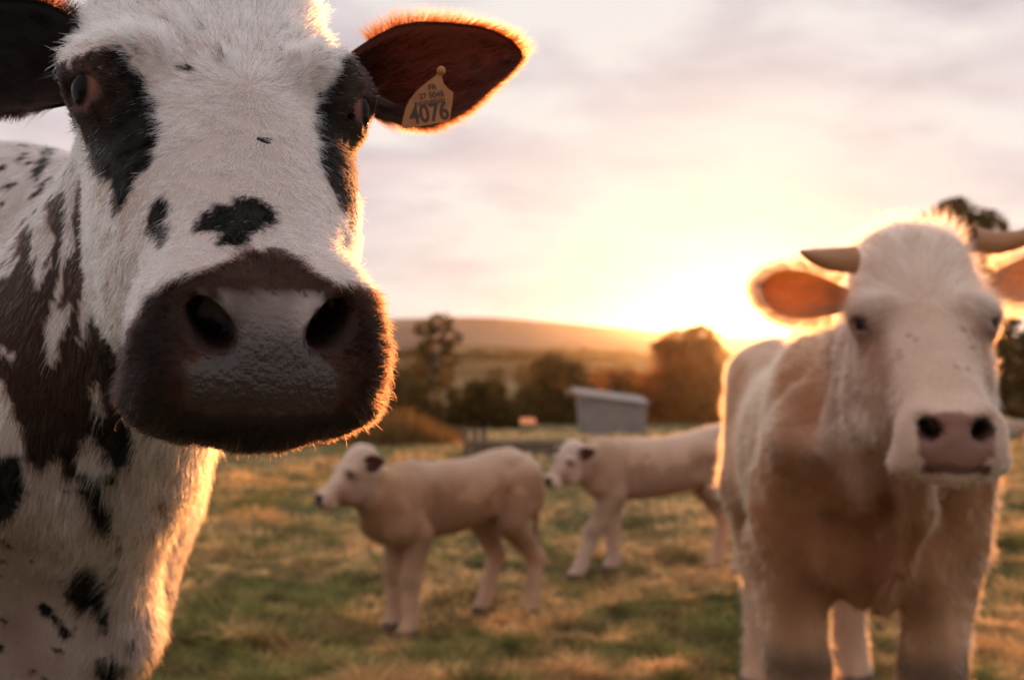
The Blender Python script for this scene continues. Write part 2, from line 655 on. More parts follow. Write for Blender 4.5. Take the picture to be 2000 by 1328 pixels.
def hair_material(name, rough=.35, gloss=.0):
    m = bpy.data.materials.new(name); m.use_nodes = True
    nt = m.node_tree; nt.nodes.clear()
    out = nt.nodes.new('ShaderNodeOutputMaterial')
    h = nt.nodes.new('ShaderNodeBsdfHairPrincipled')
    h.parametrization = 'COLOR'
    at_ = nt.nodes.new('ShaderNodeAttribute'); at_.attribute_name = 'hcol'
    nt.links.new(at_.outputs['Color'], h.inputs['Color'])
    h.inputs['Roughness'].default_value = rough
    lum = nt.nodes.new('ShaderNodeRGBToBW'); nt.links.new(at_.outputs['Color'], lum.inputs[0])
    mr = nt.nodes.new('ShaderNodeMapRange'); nt.links.new(lum.outputs[0], mr.inputs[0])      # oily dark hair shines less
    mr.inputs[1].default_value = .02; mr.inputs[2].default_value = .3; mr.inputs[3].default_value = 1.10; mr.inputs[4].default_value = 1.5
    nt.links.new(mr.outputs[0], h.inputs['IOR'])
    h.inputs['Radial Roughness'].default_value = .5
    nt.links.new(h.outputs[0], out.inputs['Surface'])
    return m


def skin_material(name, rough=.6, pad_rough=.27, pad_scale=215.0, ear_trans=.42):
    """coat colour on the skin; the bare nose pad is pebbled and moist; ears let light through"""
    m = bpy.data.materials.new(name); m.use_nodes = True
    nt = m.node_tree; nt.nodes.clear()
    N, L = nt.nodes.new, nt.links.new
    out = N('ShaderNodeOutputMaterial')
    b = N('ShaderNodeBsdfPrincipled')
    col = N('ShaderNodeAttribute'); col.attribute_name = 'coat'
    pad = N('ShaderNodeAttribute'); pad.attribute_name = 'pad'
    ear = N('ShaderNodeAttribute'); ear.attribute_name = 'ear'
    tc = N('ShaderNodeTexCoord')
    vor = N('ShaderNodeTexVoronoi'); vor.feature = 'SMOOTH_F1'
    vor.inputs['Scale'].default_value = pad_scale
    dist = N('ShaderNodeTexNoise'); dist.inputs['Scale'].default_value = 140
    L(tc.outputs['Object'], dist.inputs['Vector'])
    mv = N('ShaderNodeMix'); mv.data_type = 'VECTOR'; mv.inputs[0].default_value = .0035
    L(tc.outputs['Object'], mv.inputs[4]); L(dist.outputs['Color'], mv.inputs[5])
    L(mv.outputs[1], vor.inputs['Vector'])
    fine = N('ShaderNodeTexNoise'); fine.inputs['Scale'].default_value = 420; fine.inputs['Detail'].default_value = 3
    L(tc.outputs['Object'], fine.inputs['Vector'])
    s = N('ShaderNodeMath'); s.operation = 'MULTIPLY_ADD'
    L(vor.outputs['Distance'], s.inputs[0]); s.inputs[1].default_value = -1.0
    L(fine.outputs['Fac'], s.inputs[2])
    bump = N('ShaderNodeBump'); bump.inputs['Distance'].default_value = .0013
    L(pad.outputs['Fac'], bump.inputs['Strength']); L(s.outputs[0], bump.inputs['Height'])
    L(bump.outputs[0], b.inputs['Normal'])
    r = N('ShaderNodeMapRange'); L(pad.outputs['Fac'], r.inputs[0])
    r.inputs[3].default_value = rough; r.inputs[4].default_value = pad_rough
    L(r.outputs[0], b.inputs['Roughness'])
    sp = N('ShaderNodeMapRange'); L(pad.outputs['Fac'], sp.inputs[0]); sp.inputs[3].default_value = .10; sp.inputs[4].default_value = .5
    L(sp.outputs[0], b.inputs['Specular IOR Level'])
    L(col.outputs['Color'], b.inputs['Base Color'])
    tr = N('ShaderNodeBsdfTranslucent')
    ec = N('ShaderNodeAttribute'); ec.attribute_name = 'flesh'
    L(ec.outputs['Color'], tr.inputs['Color'])
    mx = N('ShaderNodeMixShader')
    mm = N('ShaderNodeMath'); mm.operation = 'MULTIPLY'; mm.inputs[1].default_value = ear_trans
    L(ear.outputs['Fac'], mm.inputs[0]); L(mm.outputs[0], mx.inputs[0])
    L(b.outputs[0], mx.inputs[1]); L(tr.outputs[0], mx.inputs[2])
    L(mx.outputs[0], out.inputs['Surface'])
    return m


def simple_material(name, color, rough=.6, metal=0.0, spec=.5, coat=0.0):
    m = bpy.data.materials.new(name); m.use_nodes = True
    b = m.node_tree.nodes['Principled BSDF']
    b.inputs['Base Color'].default_value = (*color, 1)
    b.inputs['Roughness'].default_value = rough
    b.inputs['Metallic'].default_value = metal
    b.inputs['Specular IOR Level'].default_value = spec
    b.inputs['Coat Weight'].default_value = coat
    b.inputs['Coat Roughness'].default_value = .03
    return m


def eye_material():
    m = bpy.data.materials.new('wet_eye'); m.use_nodes = True
    b = m.node_tree.nodes['Principled BSDF']
    a_ = m.node_tree.nodes.new('ShaderNodeAttribute'); a_.attribute_name = 'coat'
    m.node_tree.links.new(a_.outputs['Color'], b.inputs['Base Color'])
    b.inputs['Roughness'].default_value = .04
    b.inputs['Specular IOR Level'].default_value = .06
    return m


M_HAIR = hair_material('coat_hair')
M_HAIR_DARK = hair_material('glossy_dark_hair', .28)
M_SKIN = skin_material('hide_and_nose')
M_EYE = eye_material()
M_HORN = simple_material('horn_sheath', (.40, .19, .085), .42)


def uv_sphere(c, r, gaze, nu=24, nv=16):
    """sphere with its pole on the gaze axis; returns V, F, angle from the gaze"""
    g = nrm(np.asarray(gaze, float)); x = nrm(np.cross(g, [0.1, 0.2, 1.0])); y = np.cross(g, x)
    th = np.linspace(0.0001, math.pi - .0001, nv); ph = np.linspace(0, 2 * math.pi, nu, endpoint=False)
    T, Ph = np.meshgrid(th, ph, indexing='ij')
    V = np.asarray(c) + r * (np.cos(T)[..., None] * g + (np.sin(T) * np.cos(Ph))[..., None] * x + (np.sin(T) * np.sin(Ph))[..., None] * y)
    I = np.arange(nu * nv).reshape(nv, nu)
    J = np.roll(I, -1, 1)
    F = np.stack([I[:-1], I[1:], J[1:], J[:-1]], -1).reshape(-1, 4)
    return V.reshape(-1, 3), F, T.ravel()


def add_eyes(root, Hd, broad=1.0, r=.0212, iris=(.010, .008, .007), white=(.22, .095, .075)):
    for sgn in (1, -1):
        c = Hd.wld((sgn * (.0995 * broad), .0125, .0))
        gz = Hd.vec((sgn * .90, .44, .0))
        V, F, th = uv_sphere(c, r * Hd.s, gz)
        k = sst(.78, .84, th)[:, None]
        colr = np.array(iris) * (1 - k) + np.array(white) * k
        mesh_obj('eye', V, F, M_EYE, root, attrs={'coat': ('FLOAT_COLOR', colr)})


def poly_sd(pts, poly):
    """signed distance (inside negative) of 2-D points to a polygon"""
    poly = np.asarray(poly, np.float32)
    d = np.full(len(pts), 1e9, np.float32); ins = np.zeros(len(pts), bool)
    x, y = pts[:, 0], pts[:, 1]
    for i in range(len(poly)):
        a, b = poly[i], poly[(i + 1) % len(poly)]
        e = b - a
        t = np.clip(((x - a[0]) * e[0] + (y - a[1]) * e[1]) / (e @ e + 1e-9), 0, 1)
        d = np.minimum(d, (x - a[0] - t * e[0]) ** 2 + (y - a[1] - t * e[1]) ** 2)
        c = (a[1] > y) != (b[1] > y)
        with np.errstate(divide='ignore', invalid='ignore'):
            xi = a[0] + (y - a[1]) * e[0] / (e[1] if e[1] else 1e-9)
        ins ^= c & (x < xi)
    d = np.sqrt(d)
    return np.where(ins, -d, d)


# ------------------------------------------------------------------ land
def gz(x, y):
    """height of the pasture: level round the cattle, falling away towards the hedge"""
    x, y = np.asarray(x, float), np.asarray(y, float)
    z = -1.62 * sst(7, 46, y) - 2.6 * sst(46, 150, y)
    z = z + .10 * np.sin(x * .11 + 1.3) * sst(9, 30, np.abs(y))
    return z


def tussock(P):
    p = np.concatenate([P[:, :2], np.zeros((len(P), 1))], 1)
    near = sst(40, 14, np.abs(P[:, 1]))
    return near * (.045 * fbm(p * 1.7, 91, 3) + .03 * np.abs(fbm(p * 5.0, 92, 2)))


def node_mat(name):
    m = bpy.data.materials.new(name); m.use_nodes = True
    nt = m.node_tree
    return m, nt, nt.nodes['Principled BSDF'], nt.nodes.new, nt.links.new


def noise_ramp(nt, scale, stops, detail=5, vec=None, rough=.55, stretch=None):
    N, L = nt.nodes.new, nt.links.new
    tc = N('ShaderNodeTexCoord')
    v = tc.outputs['Object']
    if stretch:
        mp = N('ShaderNodeMapping'); mp.inputs['Scale'].default_value = stretch
        L(v, mp.inputs[0]); v = mp.outputs[0]
    n = N('ShaderNodeTexNoise'); n.inputs['Scale'].default_value = scale; n.inputs['Detail'].default_value = detail
    n.inputs['Roughness'].default_value = rough
    L(v, n.inputs['Vector'])
    r = N('ShaderNodeValToRGB'); L(n.outputs['Fac'], r.inputs[0])
    e = r.color_ramp.elements
    while len(e) < len(stops): e.new(.5)
    for i, (p, c) in enumerate(stops):
        e[i].position = p; e[i].color = (*c, 1)
    return r.outputs[0]


def build_ground():
    m, nt, b, N, L = node_mat('pasture_soil_and_thatch')
    c = noise_ramp(nt, 1.5, [(.32, (.07, .085, .03)), (.48, (.13, .115, .05)), (.62, (.27, .19, .09)), (.75, (.17, .14, .06))], 7)
    L(c, b.inputs['Base Color']); b.inputs['Roughness'].default_value = .95
    b.inputs['Specular IOR Level'].default_value = .1
    ys = list(np.arange(-60, 0, 6.0)) + list(np.arange(0, 5, .05))
    y = 5.0
    while y < 860:
        ys.append(y); y *= 1.0095
    ys = np.array(ys)
    s = np.linspace(-1, 1, 380)
    w = np.where(ys < 0, 60, 4.0 + np.maximum(ys, 0) * .75)
    w = np.where(ys < 60, np.maximum(w, 4), w) * np.where(ys < 0, 1, 1 + 0 * ys)
    w = np.where(ys < 0, 6 + 2.5 * -ys, w)
    X = s[None] * w[:, None] * (1 + .0 * ys[:, None]); Y = np.repeat(ys[:, None], len(s), 1)
    P = np.stack([X, Y, gz(X, Y)], -1).reshape(-1, 3)
    P[:, 2] += tussock(P)
    I = np.arange(len(P)).reshape(X.shape)
    F = np.stack([I[:-1, :-1], I[:-1, 1:], I[1:, 1:], I[1:, :-1]], -1).reshape(-1, 4)
    tag(mesh_obj('pasture_ground', P, F, m), kind='structure')


def ridge(name, yc, depth, xs, crest, mat, base=-5.0):
    """a hill: crest heights given along x, falling off in front and behind"""
    X = np.linspace(-640, 640, 160)
    cz = np.interp(X, xs, crest)
    v = np.linspace(-1, 1, 30)
    prof = np.cos(v * math.pi / 2) ** 1.2
    P = np.stack([np.repeat(X[:, None], 30, 1), yc + depth * np.repeat(v[None], 160, 0) + 20 * np.sin(X / 130)[:, None],
                  base + (cz[:, None] - base) * prof[None]], -1).reshape(-1, 3)
    P[:, 2] += fbm(P / 60, 33, 3) * .5
    I = np.arange(len(P)).reshape(160, 30)
    F = np.stack([I[:-1, :-1], I[1:, :-1], I[1:, 1:], I[:-1, 1:]], -1).reshape(-1, 4)
    tag(mesh_obj(name, P, F, mat), kind='structure')


def build_hills():
    m, nt, b, N, L = node_mat('far_hillside')
    L(noise_ramp(nt, .012, [(.35, (.20, .12, .08)), (.5, (.26, .16, .11)), (.65, (.32, .21, .14))], 6), b.inputs['Base Color'])  # warm glow of the haze put into the hill colour
    b.inputs['Roughness'].default_value = 1; b.inputs['Specular IOR Level'].default_value = 0
    m2, nt, b, N, L = node_mat('near_ridge_fields')
    L(noise_ramp(nt, .03, [(.38, (.09, .06, .03)), (.5, (.15, .10, .05)), (.62, (.26, .18, .08))], 6, stretch=(.5, 2, 1)), b.inputs['Base Color'])
    b.inputs['Roughness'].default_value = 1; b.inputs['Specular IOR Level'].default_value = 0
    d = 640
    def hz(y, d): return CAMZ + (690 - y) / FPX * d
    pxs = [-600, 300, 720, 870, 960, 1040, 1120, 1200, 1280, 1400, 1700, 2600]
    pys = [640, 632, 626, 621, 622, 627, 633, 641, 648, 655, 660, 655]
    ridge('distant_hill', d, 190, [(p - 1000) / FPX * d for p in pxs], [hz(p, d) for p in pys], m)
    d = 290
    pys = [690, 684, 682, 680, 679, 682, 684, 683, 687, 690, 692, 692]
    ridge('near_ridge', d, 95, [(p - 1000) / FPX * d for p in pxs], [hz(p, d) for p in pys], m2)


# ------------------------------------------------------------------ foliage
def leaf_material(name, colr, colr2, trans=.55):
    m = bpy.data.materials.new(name); m.use_nodes = True
    nt = m.node_tree; nt.nodes.clear()
    N, L = nt.nodes.new, nt.links.new
    out = N('ShaderNodeOutputMaterial')
    at_ = N('ShaderNodeAttribute'); at_.attribute_name = 'tint'
    mix = N('ShaderNodeMix'); mix.data_type = 'RGBA'
    mix.inputs[6].default_value = (*colr, 1); mix.inputs[7].default_value = (*colr2, 1)
    L(at_.outputs['Fac'], mix.inputs[0])
    d = N('ShaderNodeBsdfDiffuse'); t = N('ShaderNodeBsdfTranslucent')
    L(mix.outputs[2], d.inputs['Color']); L(mix.outputs[2], t.inputs['Color'])
    ms = N('ShaderNodeMixShader'); ms.inputs[0].default_value = trans
    L(d.outputs[0], ms.inputs[1]); L(t.outputs[0], ms.inputs[2]); L(ms.outputs[0], out.inputs['Surface'])
    return m


M_BARK = simple_material('bark', (.10, .075, .055), .9)
M_BARK_PALE = simple_material('pale_bark', (.22, .17, .13), .9)
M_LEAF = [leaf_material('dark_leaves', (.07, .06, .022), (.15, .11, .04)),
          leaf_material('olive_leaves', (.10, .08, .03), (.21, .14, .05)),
          leaf_material('orange_glow_leaves', (.24, .105, .028), (.50, .21, .05), .5)]  # low sun's orange glow put into the last leaf colours


def leaf_cloud(name, blobs, n, size, mat, parent, seed):
    r = np.random.default_rng(seed)
    vol = np.array([b[1][0] * b[1][1] * b[1][2] for b in blobs]); vol = vol ** .7; vol /= vol.sum()
    C = []
    for (c, rad), f in zip(blobs, vol):
        k = int(n * f * 2.2)
        d = nrm(r.normal(0, 1, (k, 3)))
        rr = (.45 + .6 * r.random(k)) ** .6
        p = d * rr[:, None]
        q = p * rad + c
        g = fbm(q / (np.mean(rad) * .38), seed, 3)
        keep = (g - 1.0 * (rr - .72)) > -.12
        C.append(q[keep])
    C = np.concatenate(C)
    if len(C) > n: C = C[r.permutation(len(C))[:n]]
    k = len(C)
    a = nrm(r.normal(0, 1, (k, 3))); b_ = nrm(np.cross(a, r.normal(0, 1, (k, 3))))
    s = (size * (.6 + .8 * r.random(k)))[:, None]
    V = np.stack([C - a * s - b_ * s * .1, C + b_ * s * .5, C + a * s, C - b_ * s * .5], 1).reshape(-1, 3)
    F = np.arange(4 * k).reshape(k, 4)
    tint = np.repeat((.5 + .5 * fbm(C / .5, seed + 3, 2) + .25 * r.normal(0, 1, k)).clip(0, 1), 4)
    o = mesh_obj(name, V, F, mat, parent, smooth=False, attrs={'tint': ('FLOAT', tint)})
    return o


def tube(pts, rad, n=7):
    pts = np.asarray(pts, float); D = nrm(np.gradient(pts, axis=0))
    X = nrm(np.cross(D, [.3, .9, .1])); Y = np.cross(D, X)
    ph = np.linspace(0, 2 * math.pi, n, endpoint=False)
    V = pts[:, None] + np.asarray(rad)[:, None, None] * (np.cos(ph)[None, :, None] * X[:, None] + np.sin(ph)[None, :, None] * Y[:, None])
    I = np.arange(len(pts) * n).reshape(len(pts), n); J = np.roll(I, -1, 1)
    F = np.stack([I[:-1], J[:-1], J[1:], I[1:]], -1).reshape(-1, 4)
    return V.reshape(-1, 3), F


def tree(name, label, cat, pxx, d, blobs_px, n, size, mat, seed, trunk=None, bark=None, group=None, depth=.8):
    """blobs_px: (px x, px y, half width px, half height px) as seen from the gate; each becomes a rounded clump at distance d"""
    x = (pxx - 1000) / FPX * d
    z = float(gz(x, d))
    root = empty(name, (x, d, z), label, cat, group)
    blobs = []
    r = np.random.default_rng(seed)
    for bx, by, hw, hh in blobs_px:
        c = at(bx, by, d)
        c[1] += r.uniform(-.25, .25) * hw / FPX * d
        blobs.append((c, np.array([hw, hw * depth, hh]) / FPX * d))
    leaf_cloud('crown', blobs, n, size, mat, root, seed)
    top = np.mean([b[0] for b in blobs], 0)
    VV, FF, k = [], [], 0
    base = np.array([x, d, z - .1])
    tr = trunk or .09
    bend = base * .5 + top * .5 + np.array([r.uniform(-.15, .15), 0, 0])
    t = np.linspace(0, 1, 8)[:, None]
    main = base * (1 - t) ** 2 + 2 * bend * t * (1 - t) + top * t * t
    v, f_ = tube(main, np.linspace(tr, tr * .45, 8)); VV.append(v); FF.append(f_ + k); k += len(v)
    for c, rad in blobs:
        s = main[3] + (main[6] - main[3]) * r.random()
        e = c + rad * .5 * r.normal(0, .6, 3)
        mid = s * .5 + e * .5 + np.array([0, 0, -.08 * rad[2]])
        limb = s * (1 - t) ** 2 + 2 * mid * t * (1 - t) + e * t * t
        v, f_ = tube(limb, np.linspace(tr * .5, tr * .12, 8), 5); VV.append(v); FF.append(f_ + k); k += len(v)
    mesh_obj('trunk', np.concatenate(VV), np.concatenate(FF), bark or M_BARK, root)


def rblobs(x0, x1, y0, y1, n, r, seed):
    """a mound of overlapping clumps filling a box of pixels, fuller below"""
    g = np.random.default_rng(seed); out = []
    for i in range(n):
        u = (i + .5) / n
        cx = x0 + (x1 - x0) * u + g.uniform(-.3, .3) * r
        edge = math.sin(math.pi * min(max(u, .12), .88)) ** .55
        top = y1 - (y1 - y0) * edge
        for k in range(3):
            cy = top + r * .7 + (y1 - top) * k * .36 + g.uniform(-.2, .2) * r
            out.append((cx, cy, r * g.uniform(.8, 1.2), r * g.uniform(.65, .95)))
    return out


def build_trees():
    G = 'trees and bushes along the far hedge'
    tree('slender_tree', 'slender tree with thin irregular crown and pale trunk left of the shed', 'tree', 836, 43,
         [(860, 630, 28, 20), (832, 645, 24, 18), (880, 660, 22, 20), (845, 680, 34, 22), (878, 700, 22, 20), (825, 715, 24, 20), (850, 740, 30, 24), (835, 690, 18, 30)], 1500, .10, M_LEAF[1], 11, .14, M_BARK_PALE)
    tree('round_bush', 'big round bush right under the setting sun', 'bush', 1348, 46,
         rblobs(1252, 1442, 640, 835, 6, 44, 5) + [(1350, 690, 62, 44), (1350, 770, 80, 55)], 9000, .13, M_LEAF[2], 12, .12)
    tree('hedge', 'long low dark hedge closing the pasture behind the shed', 'hedge', 1080, 47,
         [(x, 795 + 8 * math.sin(x * .05), 36, 40 + 8 * math.sin(x * .031)) for x in range(660, 1500, 34)], 9000, .12, M_LEAF[0], 29, .04)
    spec = [
        (735, 44, (690, 790, 690, 840, 4, 30), M_LEAF[0], 'dark hedge bush beside the spotted cow\'s chin', 4200),
        (800, 40, (770, 850, 745, 836, 3, 26), M_LEAF[1], 'low olive bush at the foot of the slender tree', 2600),
        (935, 41, (880, 1000, 742, 832, 4, 28), M_LEAF[0], 'wide dark hedge bush between the slender tree and the shed', 4200),
        (1085, 45, (1020, 1145, 688, 832, 5, 32), M_LEAF[1], 'tall dark bush just left of the grey shed', 5200),
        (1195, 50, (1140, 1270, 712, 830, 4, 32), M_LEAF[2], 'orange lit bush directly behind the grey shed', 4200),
        (1500, 48, (1440, 1600, 690, 830, 4, 36), M_LEAF[1], 'hedge bush behind the bull\'s back', 3800),
        (640, 46, (560, 720, 700, 838, 4, 34), M_LEAF[0], 'hedge bush hidden mostly behind the spotted cow\'s muzzle', 3000),
    ]
    for i, (x, d, a, mat, lab, n) in enumerate(spec):
        tree('hedge_bush', lab, 'bush', x, d, rblobs(*a, 60 + i), n, .12, mat, 30 + i, .06, group=G)
    tree('field_tree', 'bushy tree rising behind the bull\'s head and horns', 'tree', 1880, 30,
         [(1872, 420, 46, 36), (1825, 452, 50, 40), (1925, 450, 46, 40), (1875, 440, 60, 40), (1875, 490, 80, 50), (1960, 520, 50, 44), (1985, 590, 40, 40), (1850, 560, 80, 60), (1900, 640, 90, 60)], 14000, .075, M_LEAF[1], 51, .16)
    tree('hedge_bush', 'dark bush at the right edge behind the bull\'s muzzle', 'bush', 1985, 26,
         [(1975, 720, 56, 60), (2040, 700, 60, 70), (1930, 770, 50, 50), (2000, 790, 70, 46), (2090, 770, 70, 60)], 6500, .075, M_LEAF[0], 52, .08, group=G)
    # distant woods on the ridges: masses no one could count
    r = np.random.default_rng(77)
    for nm, d, x0, x1, yb, hh, k, lab in (('far_woodland', 150, 640, 1700, 736, 26, 60, 'dark far line of woodland beyond the hedge'),
                                          ('hill_woodland', 240, 500, 1900, 694, 9, 70, 'hazy woodland on the ridge')):
        bl = []
        for i in range(k):
            bx = x0 + (x1 - x0) * (i + r.random()) / k
            if nm == 'far_woodland' and 880 < bx < 1010 and r.random() < .7: continue
            c = at(bx, yb + r.uniform(-4, 6), d)
            w = (x1 - x0) / k
            bl.append((c, np.array([w * 1.1, w, hh * r.uniform(.6, 1.2)]) / FPX * d))
        o = leaf_cloud(nm, bl, 9000, .0032 * d, M_LEAF[1], None, 78)
        tag(o, lab, 'woodland', kind='stuff')


# ------------------------------------------------------------------ grass
def blade_material(name, trans=.5):
    m = bpy.data.materials.new(name); m.use_nodes = True
    nt = m.node_tree; nt.nodes.clear()
    N, L = nt.nodes.new, nt.links.new
    out = N('ShaderNodeOutputMaterial')
    at_ = N('ShaderNodeAttribute'); at_.attribute_name = 'hcol'
    d = N('ShaderNodeBsdfDiffuse'); t = N('ShaderNodeBsdfTranslucent')
    L(at_.outputs['Color'], d.inputs['Color']); L(at_.outputs['Color'], t.inputs['Color'])
    ms = N('ShaderNodeMixShader'); ms.inputs[0].default_value = trans
    L(d.outputs[0], ms.inputs[1]); L(t.outputs[0], ms.inputs[2]); L(ms.outputs[0], out.inputs['Surface'])
    return m


def build_grass():
    m = blade_material('grass_blades')
    r = np.random.default_rng(5)
    n = 330000
    # spread evenly over the picture's depth: nearer ground gets more blades
    u = r.random(n)
    y = 1 / (1 / 2.6 - u * (1 / 2.6 - 1 / 40))
    x = (r.random(n) * 2 - 1) * (.62 * y + .8)
    P = np.stack([x, y, gz(x, y)], 1)
    P[:, 2] += tussock(P)
    p2 = np.concatenate([P[:, :2], np.zeros((n, 1))], 1)
    patch = fbm(p2 * [.9, 1.5, 1], 95, 2) * .9 + .8 * fbm(p2 * 5.5, 98, 2)
    dry = sst(-.50, .50, .9 * sst(18, 30, y) + patch + .25 * r.normal(0, 1, n))[:, None]
    green = np.array([.215, .205, .072]) * (.7 + .6 * r.random((n, 1)))
    straw = np.array([.80, .52, .25]) * (.6 + .6 * r.random((n, 1))) * (1 + .25 * sst(16, 28, y))[:, None]
    colr = (green * (1 - dry) + straw * dry) * (1.15 + .75 * fbm(p2 * 8.5, 99, 2))[:, None].clip(.25, 2)
    tall = .020 + .045 * r.random(n) + .09 * sst(.1, .8, fbm(p2 * 4.2, 96, 2))
    tall = tall * (1 + y / 40)
    az = r.random(n) * 2 * math.pi
    lean = .35 + .8 * r.random(n)
    D = np.stack([np.cos(az) * lean, np.sin(az) * lean, 1 - .35 * lean], 1)
    k = 4
    pts = []
    for t in np.linspace(0, 1, k):
        q = P + D * (tall * t)[:, None]
        q[:, 2] -= tall * .35 * lean * t * t
        pts.append(q)
    rad = (.0011 + .0011 * r.random(n)) * (1 + y / 9)
    o = curves_obj('pasture_grass', np.stack(pts, 1), rad, colr, m, tip=.15)
    tag(o, 'short patchy pasture grass, green with dry straw patches', 'grass', kind='stuff')
    # tall dry grass in front of the hedge at left
    n = 16000
    pxx = 590 + 320 * r.random(n) ** 1.25
    d = 19 + 15 * r.random(n)
    x = (pxx - 1000) / FPX * d
    P = np.stack([x, d, gz(x, d)], 1)
    tall = (.22 + .36 * r.random(n)) * (.5 + .9 * np.abs(fbm(P * .55, 44, 2))) * (.45 + .55 * sst(905, 800, pxx))
    az = r.random(n) * 6.28; ln = .12 + .3 * r.random(n)
    pts = []
    for t in np.linspace(0, 1, 4):
        pts.append(P + np.stack([np.cos(az) * ln * t * t * tall, np.sin(az) * ln * t * t * tall, tall * t], 1))
    c = np.array([.26, .15, .055]) * (.5 + .8 * r.random((n, 1)))
    o = curves_obj('tall_dry_grass', np.stack(pts, 1), np.full(n, .010), c, m, tip=.2)
    tag(o, 'tall dry orange grass in front of the hedge at left', 'tall grass', kind='stuff')


def build_haze():
    m = bpy.data.materials.new('evening_haze'); m.use_nodes = True
    nt = m.node_tree; nt.nodes.clear()
    out = nt.nodes.new('ShaderNodeOutputMaterial'); v = nt.nodes.new('ShaderNodeVolumePrincipled')
    v.inputs['Color'].default_value = (.82, .87, .95, 1)
    v.inputs['Density'].default_value = HAZE
    v.inputs['Anisotropy'].default_value = HAZE_G
    nt.links.new(v.outputs[0], out.inputs['Volume'])
    lo, hi = np.array([-1000, -260, -8.0]), np.array([1000, 900, 25.0])
    V = np.array([[x, y, z] for x in (lo[0], hi[0]) for y in (lo[1], hi[1]) for z in (lo[2], hi[2])])
    F = [[0, 1, 3, 2], [4, 6, 7, 5], [0, 4, 5, 1], [2, 3, 7, 6], [0, 2, 6, 4], [1, 5, 7, 3]]
    tag(mesh_obj('haze', V, F, m, smooth=False), 'thin warm evening haze over the valley', 'haze', kind='stuff')


HAZE, HAZE_G = .00013, .91
build_ground()
build_hills()
build_haze()
build_trees()
build_grass()
print('land', round(time.time() - T0, 1))


# ------------------------------------------------------------------ the near spotted cow
cow_head = Frame((-.2383, .944, 1.456), R(22))
cow_body = Body(-.84, 1.56, 0, R(-30), 1.46)

# coat chart of the near cow: outlines of her dark patches
HEAD_BLACK = [
    [(217, 83), (229, 83), (242, 97), (248, 111), (266, 138), (282, 158), (293, 181), (305, 209), (313, 242), (314, 266), (304, 289), (304, 323),
     (278, 338), (262, 354), (251, 388), (228, 418), (221, 380), (213, 354), (202, 354), (194, 327), (183, 304), (167, 278), (150, 236), (120, 236),
     (60, 215), (60, 140), (100, 128), (139, 117), (158, 108), (172, 109), (182, 101), (197, 99), (207, 89)],
    [(661, 133), (661, 118), (673, 102), (688, 102), (700, 114), (760, 150), (800, 250), (740, 300), (715, 310), (692, 380), (684, 440), (681, 432), (669, 402), (646, 372),
     (631, 342), (623, 304), (617, 266), (615, 228), (620, 205), (627, 182), (642, 175), (654, 160)],
    [(323, 380), (331, 399), (319, 433), (331, 452), (327, 483), (316, 475), (308, 452), (293, 452), (288, 430), (297, 403), (308, 388)],
    [(468, 380), (506, 384), (532, 410), (536, 430), (513, 449), (490, 456), (483, 475), (449, 483), (422, 479), (426, 452), (399, 452), (380, 449),
     (384, 430), (403, 410), (422, 395), (449, 395)],
]
MUZZLE = [(481, 489), (534, 485), (587, 503), (605, 528), (640, 545), (665, 552), (740, 560), (830, 700), (830, 900), (500, 1000), (300, 960), (170, 900),
          (196, 800), (218, 733), (243, 669), (282, 588), (321, 556), (357, 538), (406, 528), (463, 503)]
PAD = [(366, 584), (371, 609), (400, 632), (445, 662), (410, 692), (378, 708), (369, 740), (371, 801), (420, 806), (600, 806), (654, 803), (661, 733),
       (622, 696), (601, 662), (625, 622), (656, 591), (654, 579), (520, 574), (400, 574)]
BODY_BROWN = [
    [(0, 534), (32, 518), (45, 445), (65, 440), (61, 518), (81, 550), (85, 518), (101, 461), (89, 404), (122, 372), (134, 404), (130, 461), (122, 518),
     (106, 550), (122, 575), (146, 493), (146, 412), (162, 340), (175, 320), (175, 480), (180, 540), (215, 620), (260, 690), (260, 900), (225, 900), (203, 883), (191, 851),
     (154, 867), (162, 916), (138, 924), (106, 883), (81, 908), (49, 891), (24, 802), (0, 753), (-400, 700), (-400, 520)]]
BODY_WHITE = [[(97, 599), (146, 591), (122, 656), (97, 737), (89, 688)], [(175, 762), (199, 818), (207, 810), (187, 745)],
              [(160, 560), (170, 530), (182, 600), (170, 640), (155, 690), (158, 620)], [(-30, 668), (35, 690), (30, 700), (-30, 690)]]
BODY_BLACK = [[(61, 335), (89, 295), (106, 291), (93, 323), (73, 352)], [(-60, 900), (37, 884), (53, 957), (32, 1005), (0, 1022), (-60, 1010)],
              [(154, 932), (191, 928), (203, 973), (219, 1005), (219, 1042), (191, 1030), (175, 981), (154, 957)],
              [(130, 1168), (146, 1111), (175, 1103), (199, 1135), (215, 1209), (207, 1241), (191, 1217), (183, 1176), (162, 1192)],
              [(-260, 480), (-150, 440), (-80, 520), (-120, 700), (-240, 660)], [(-330, 900), (-180, 860), (-150, 1050), (-260, 1150)]]


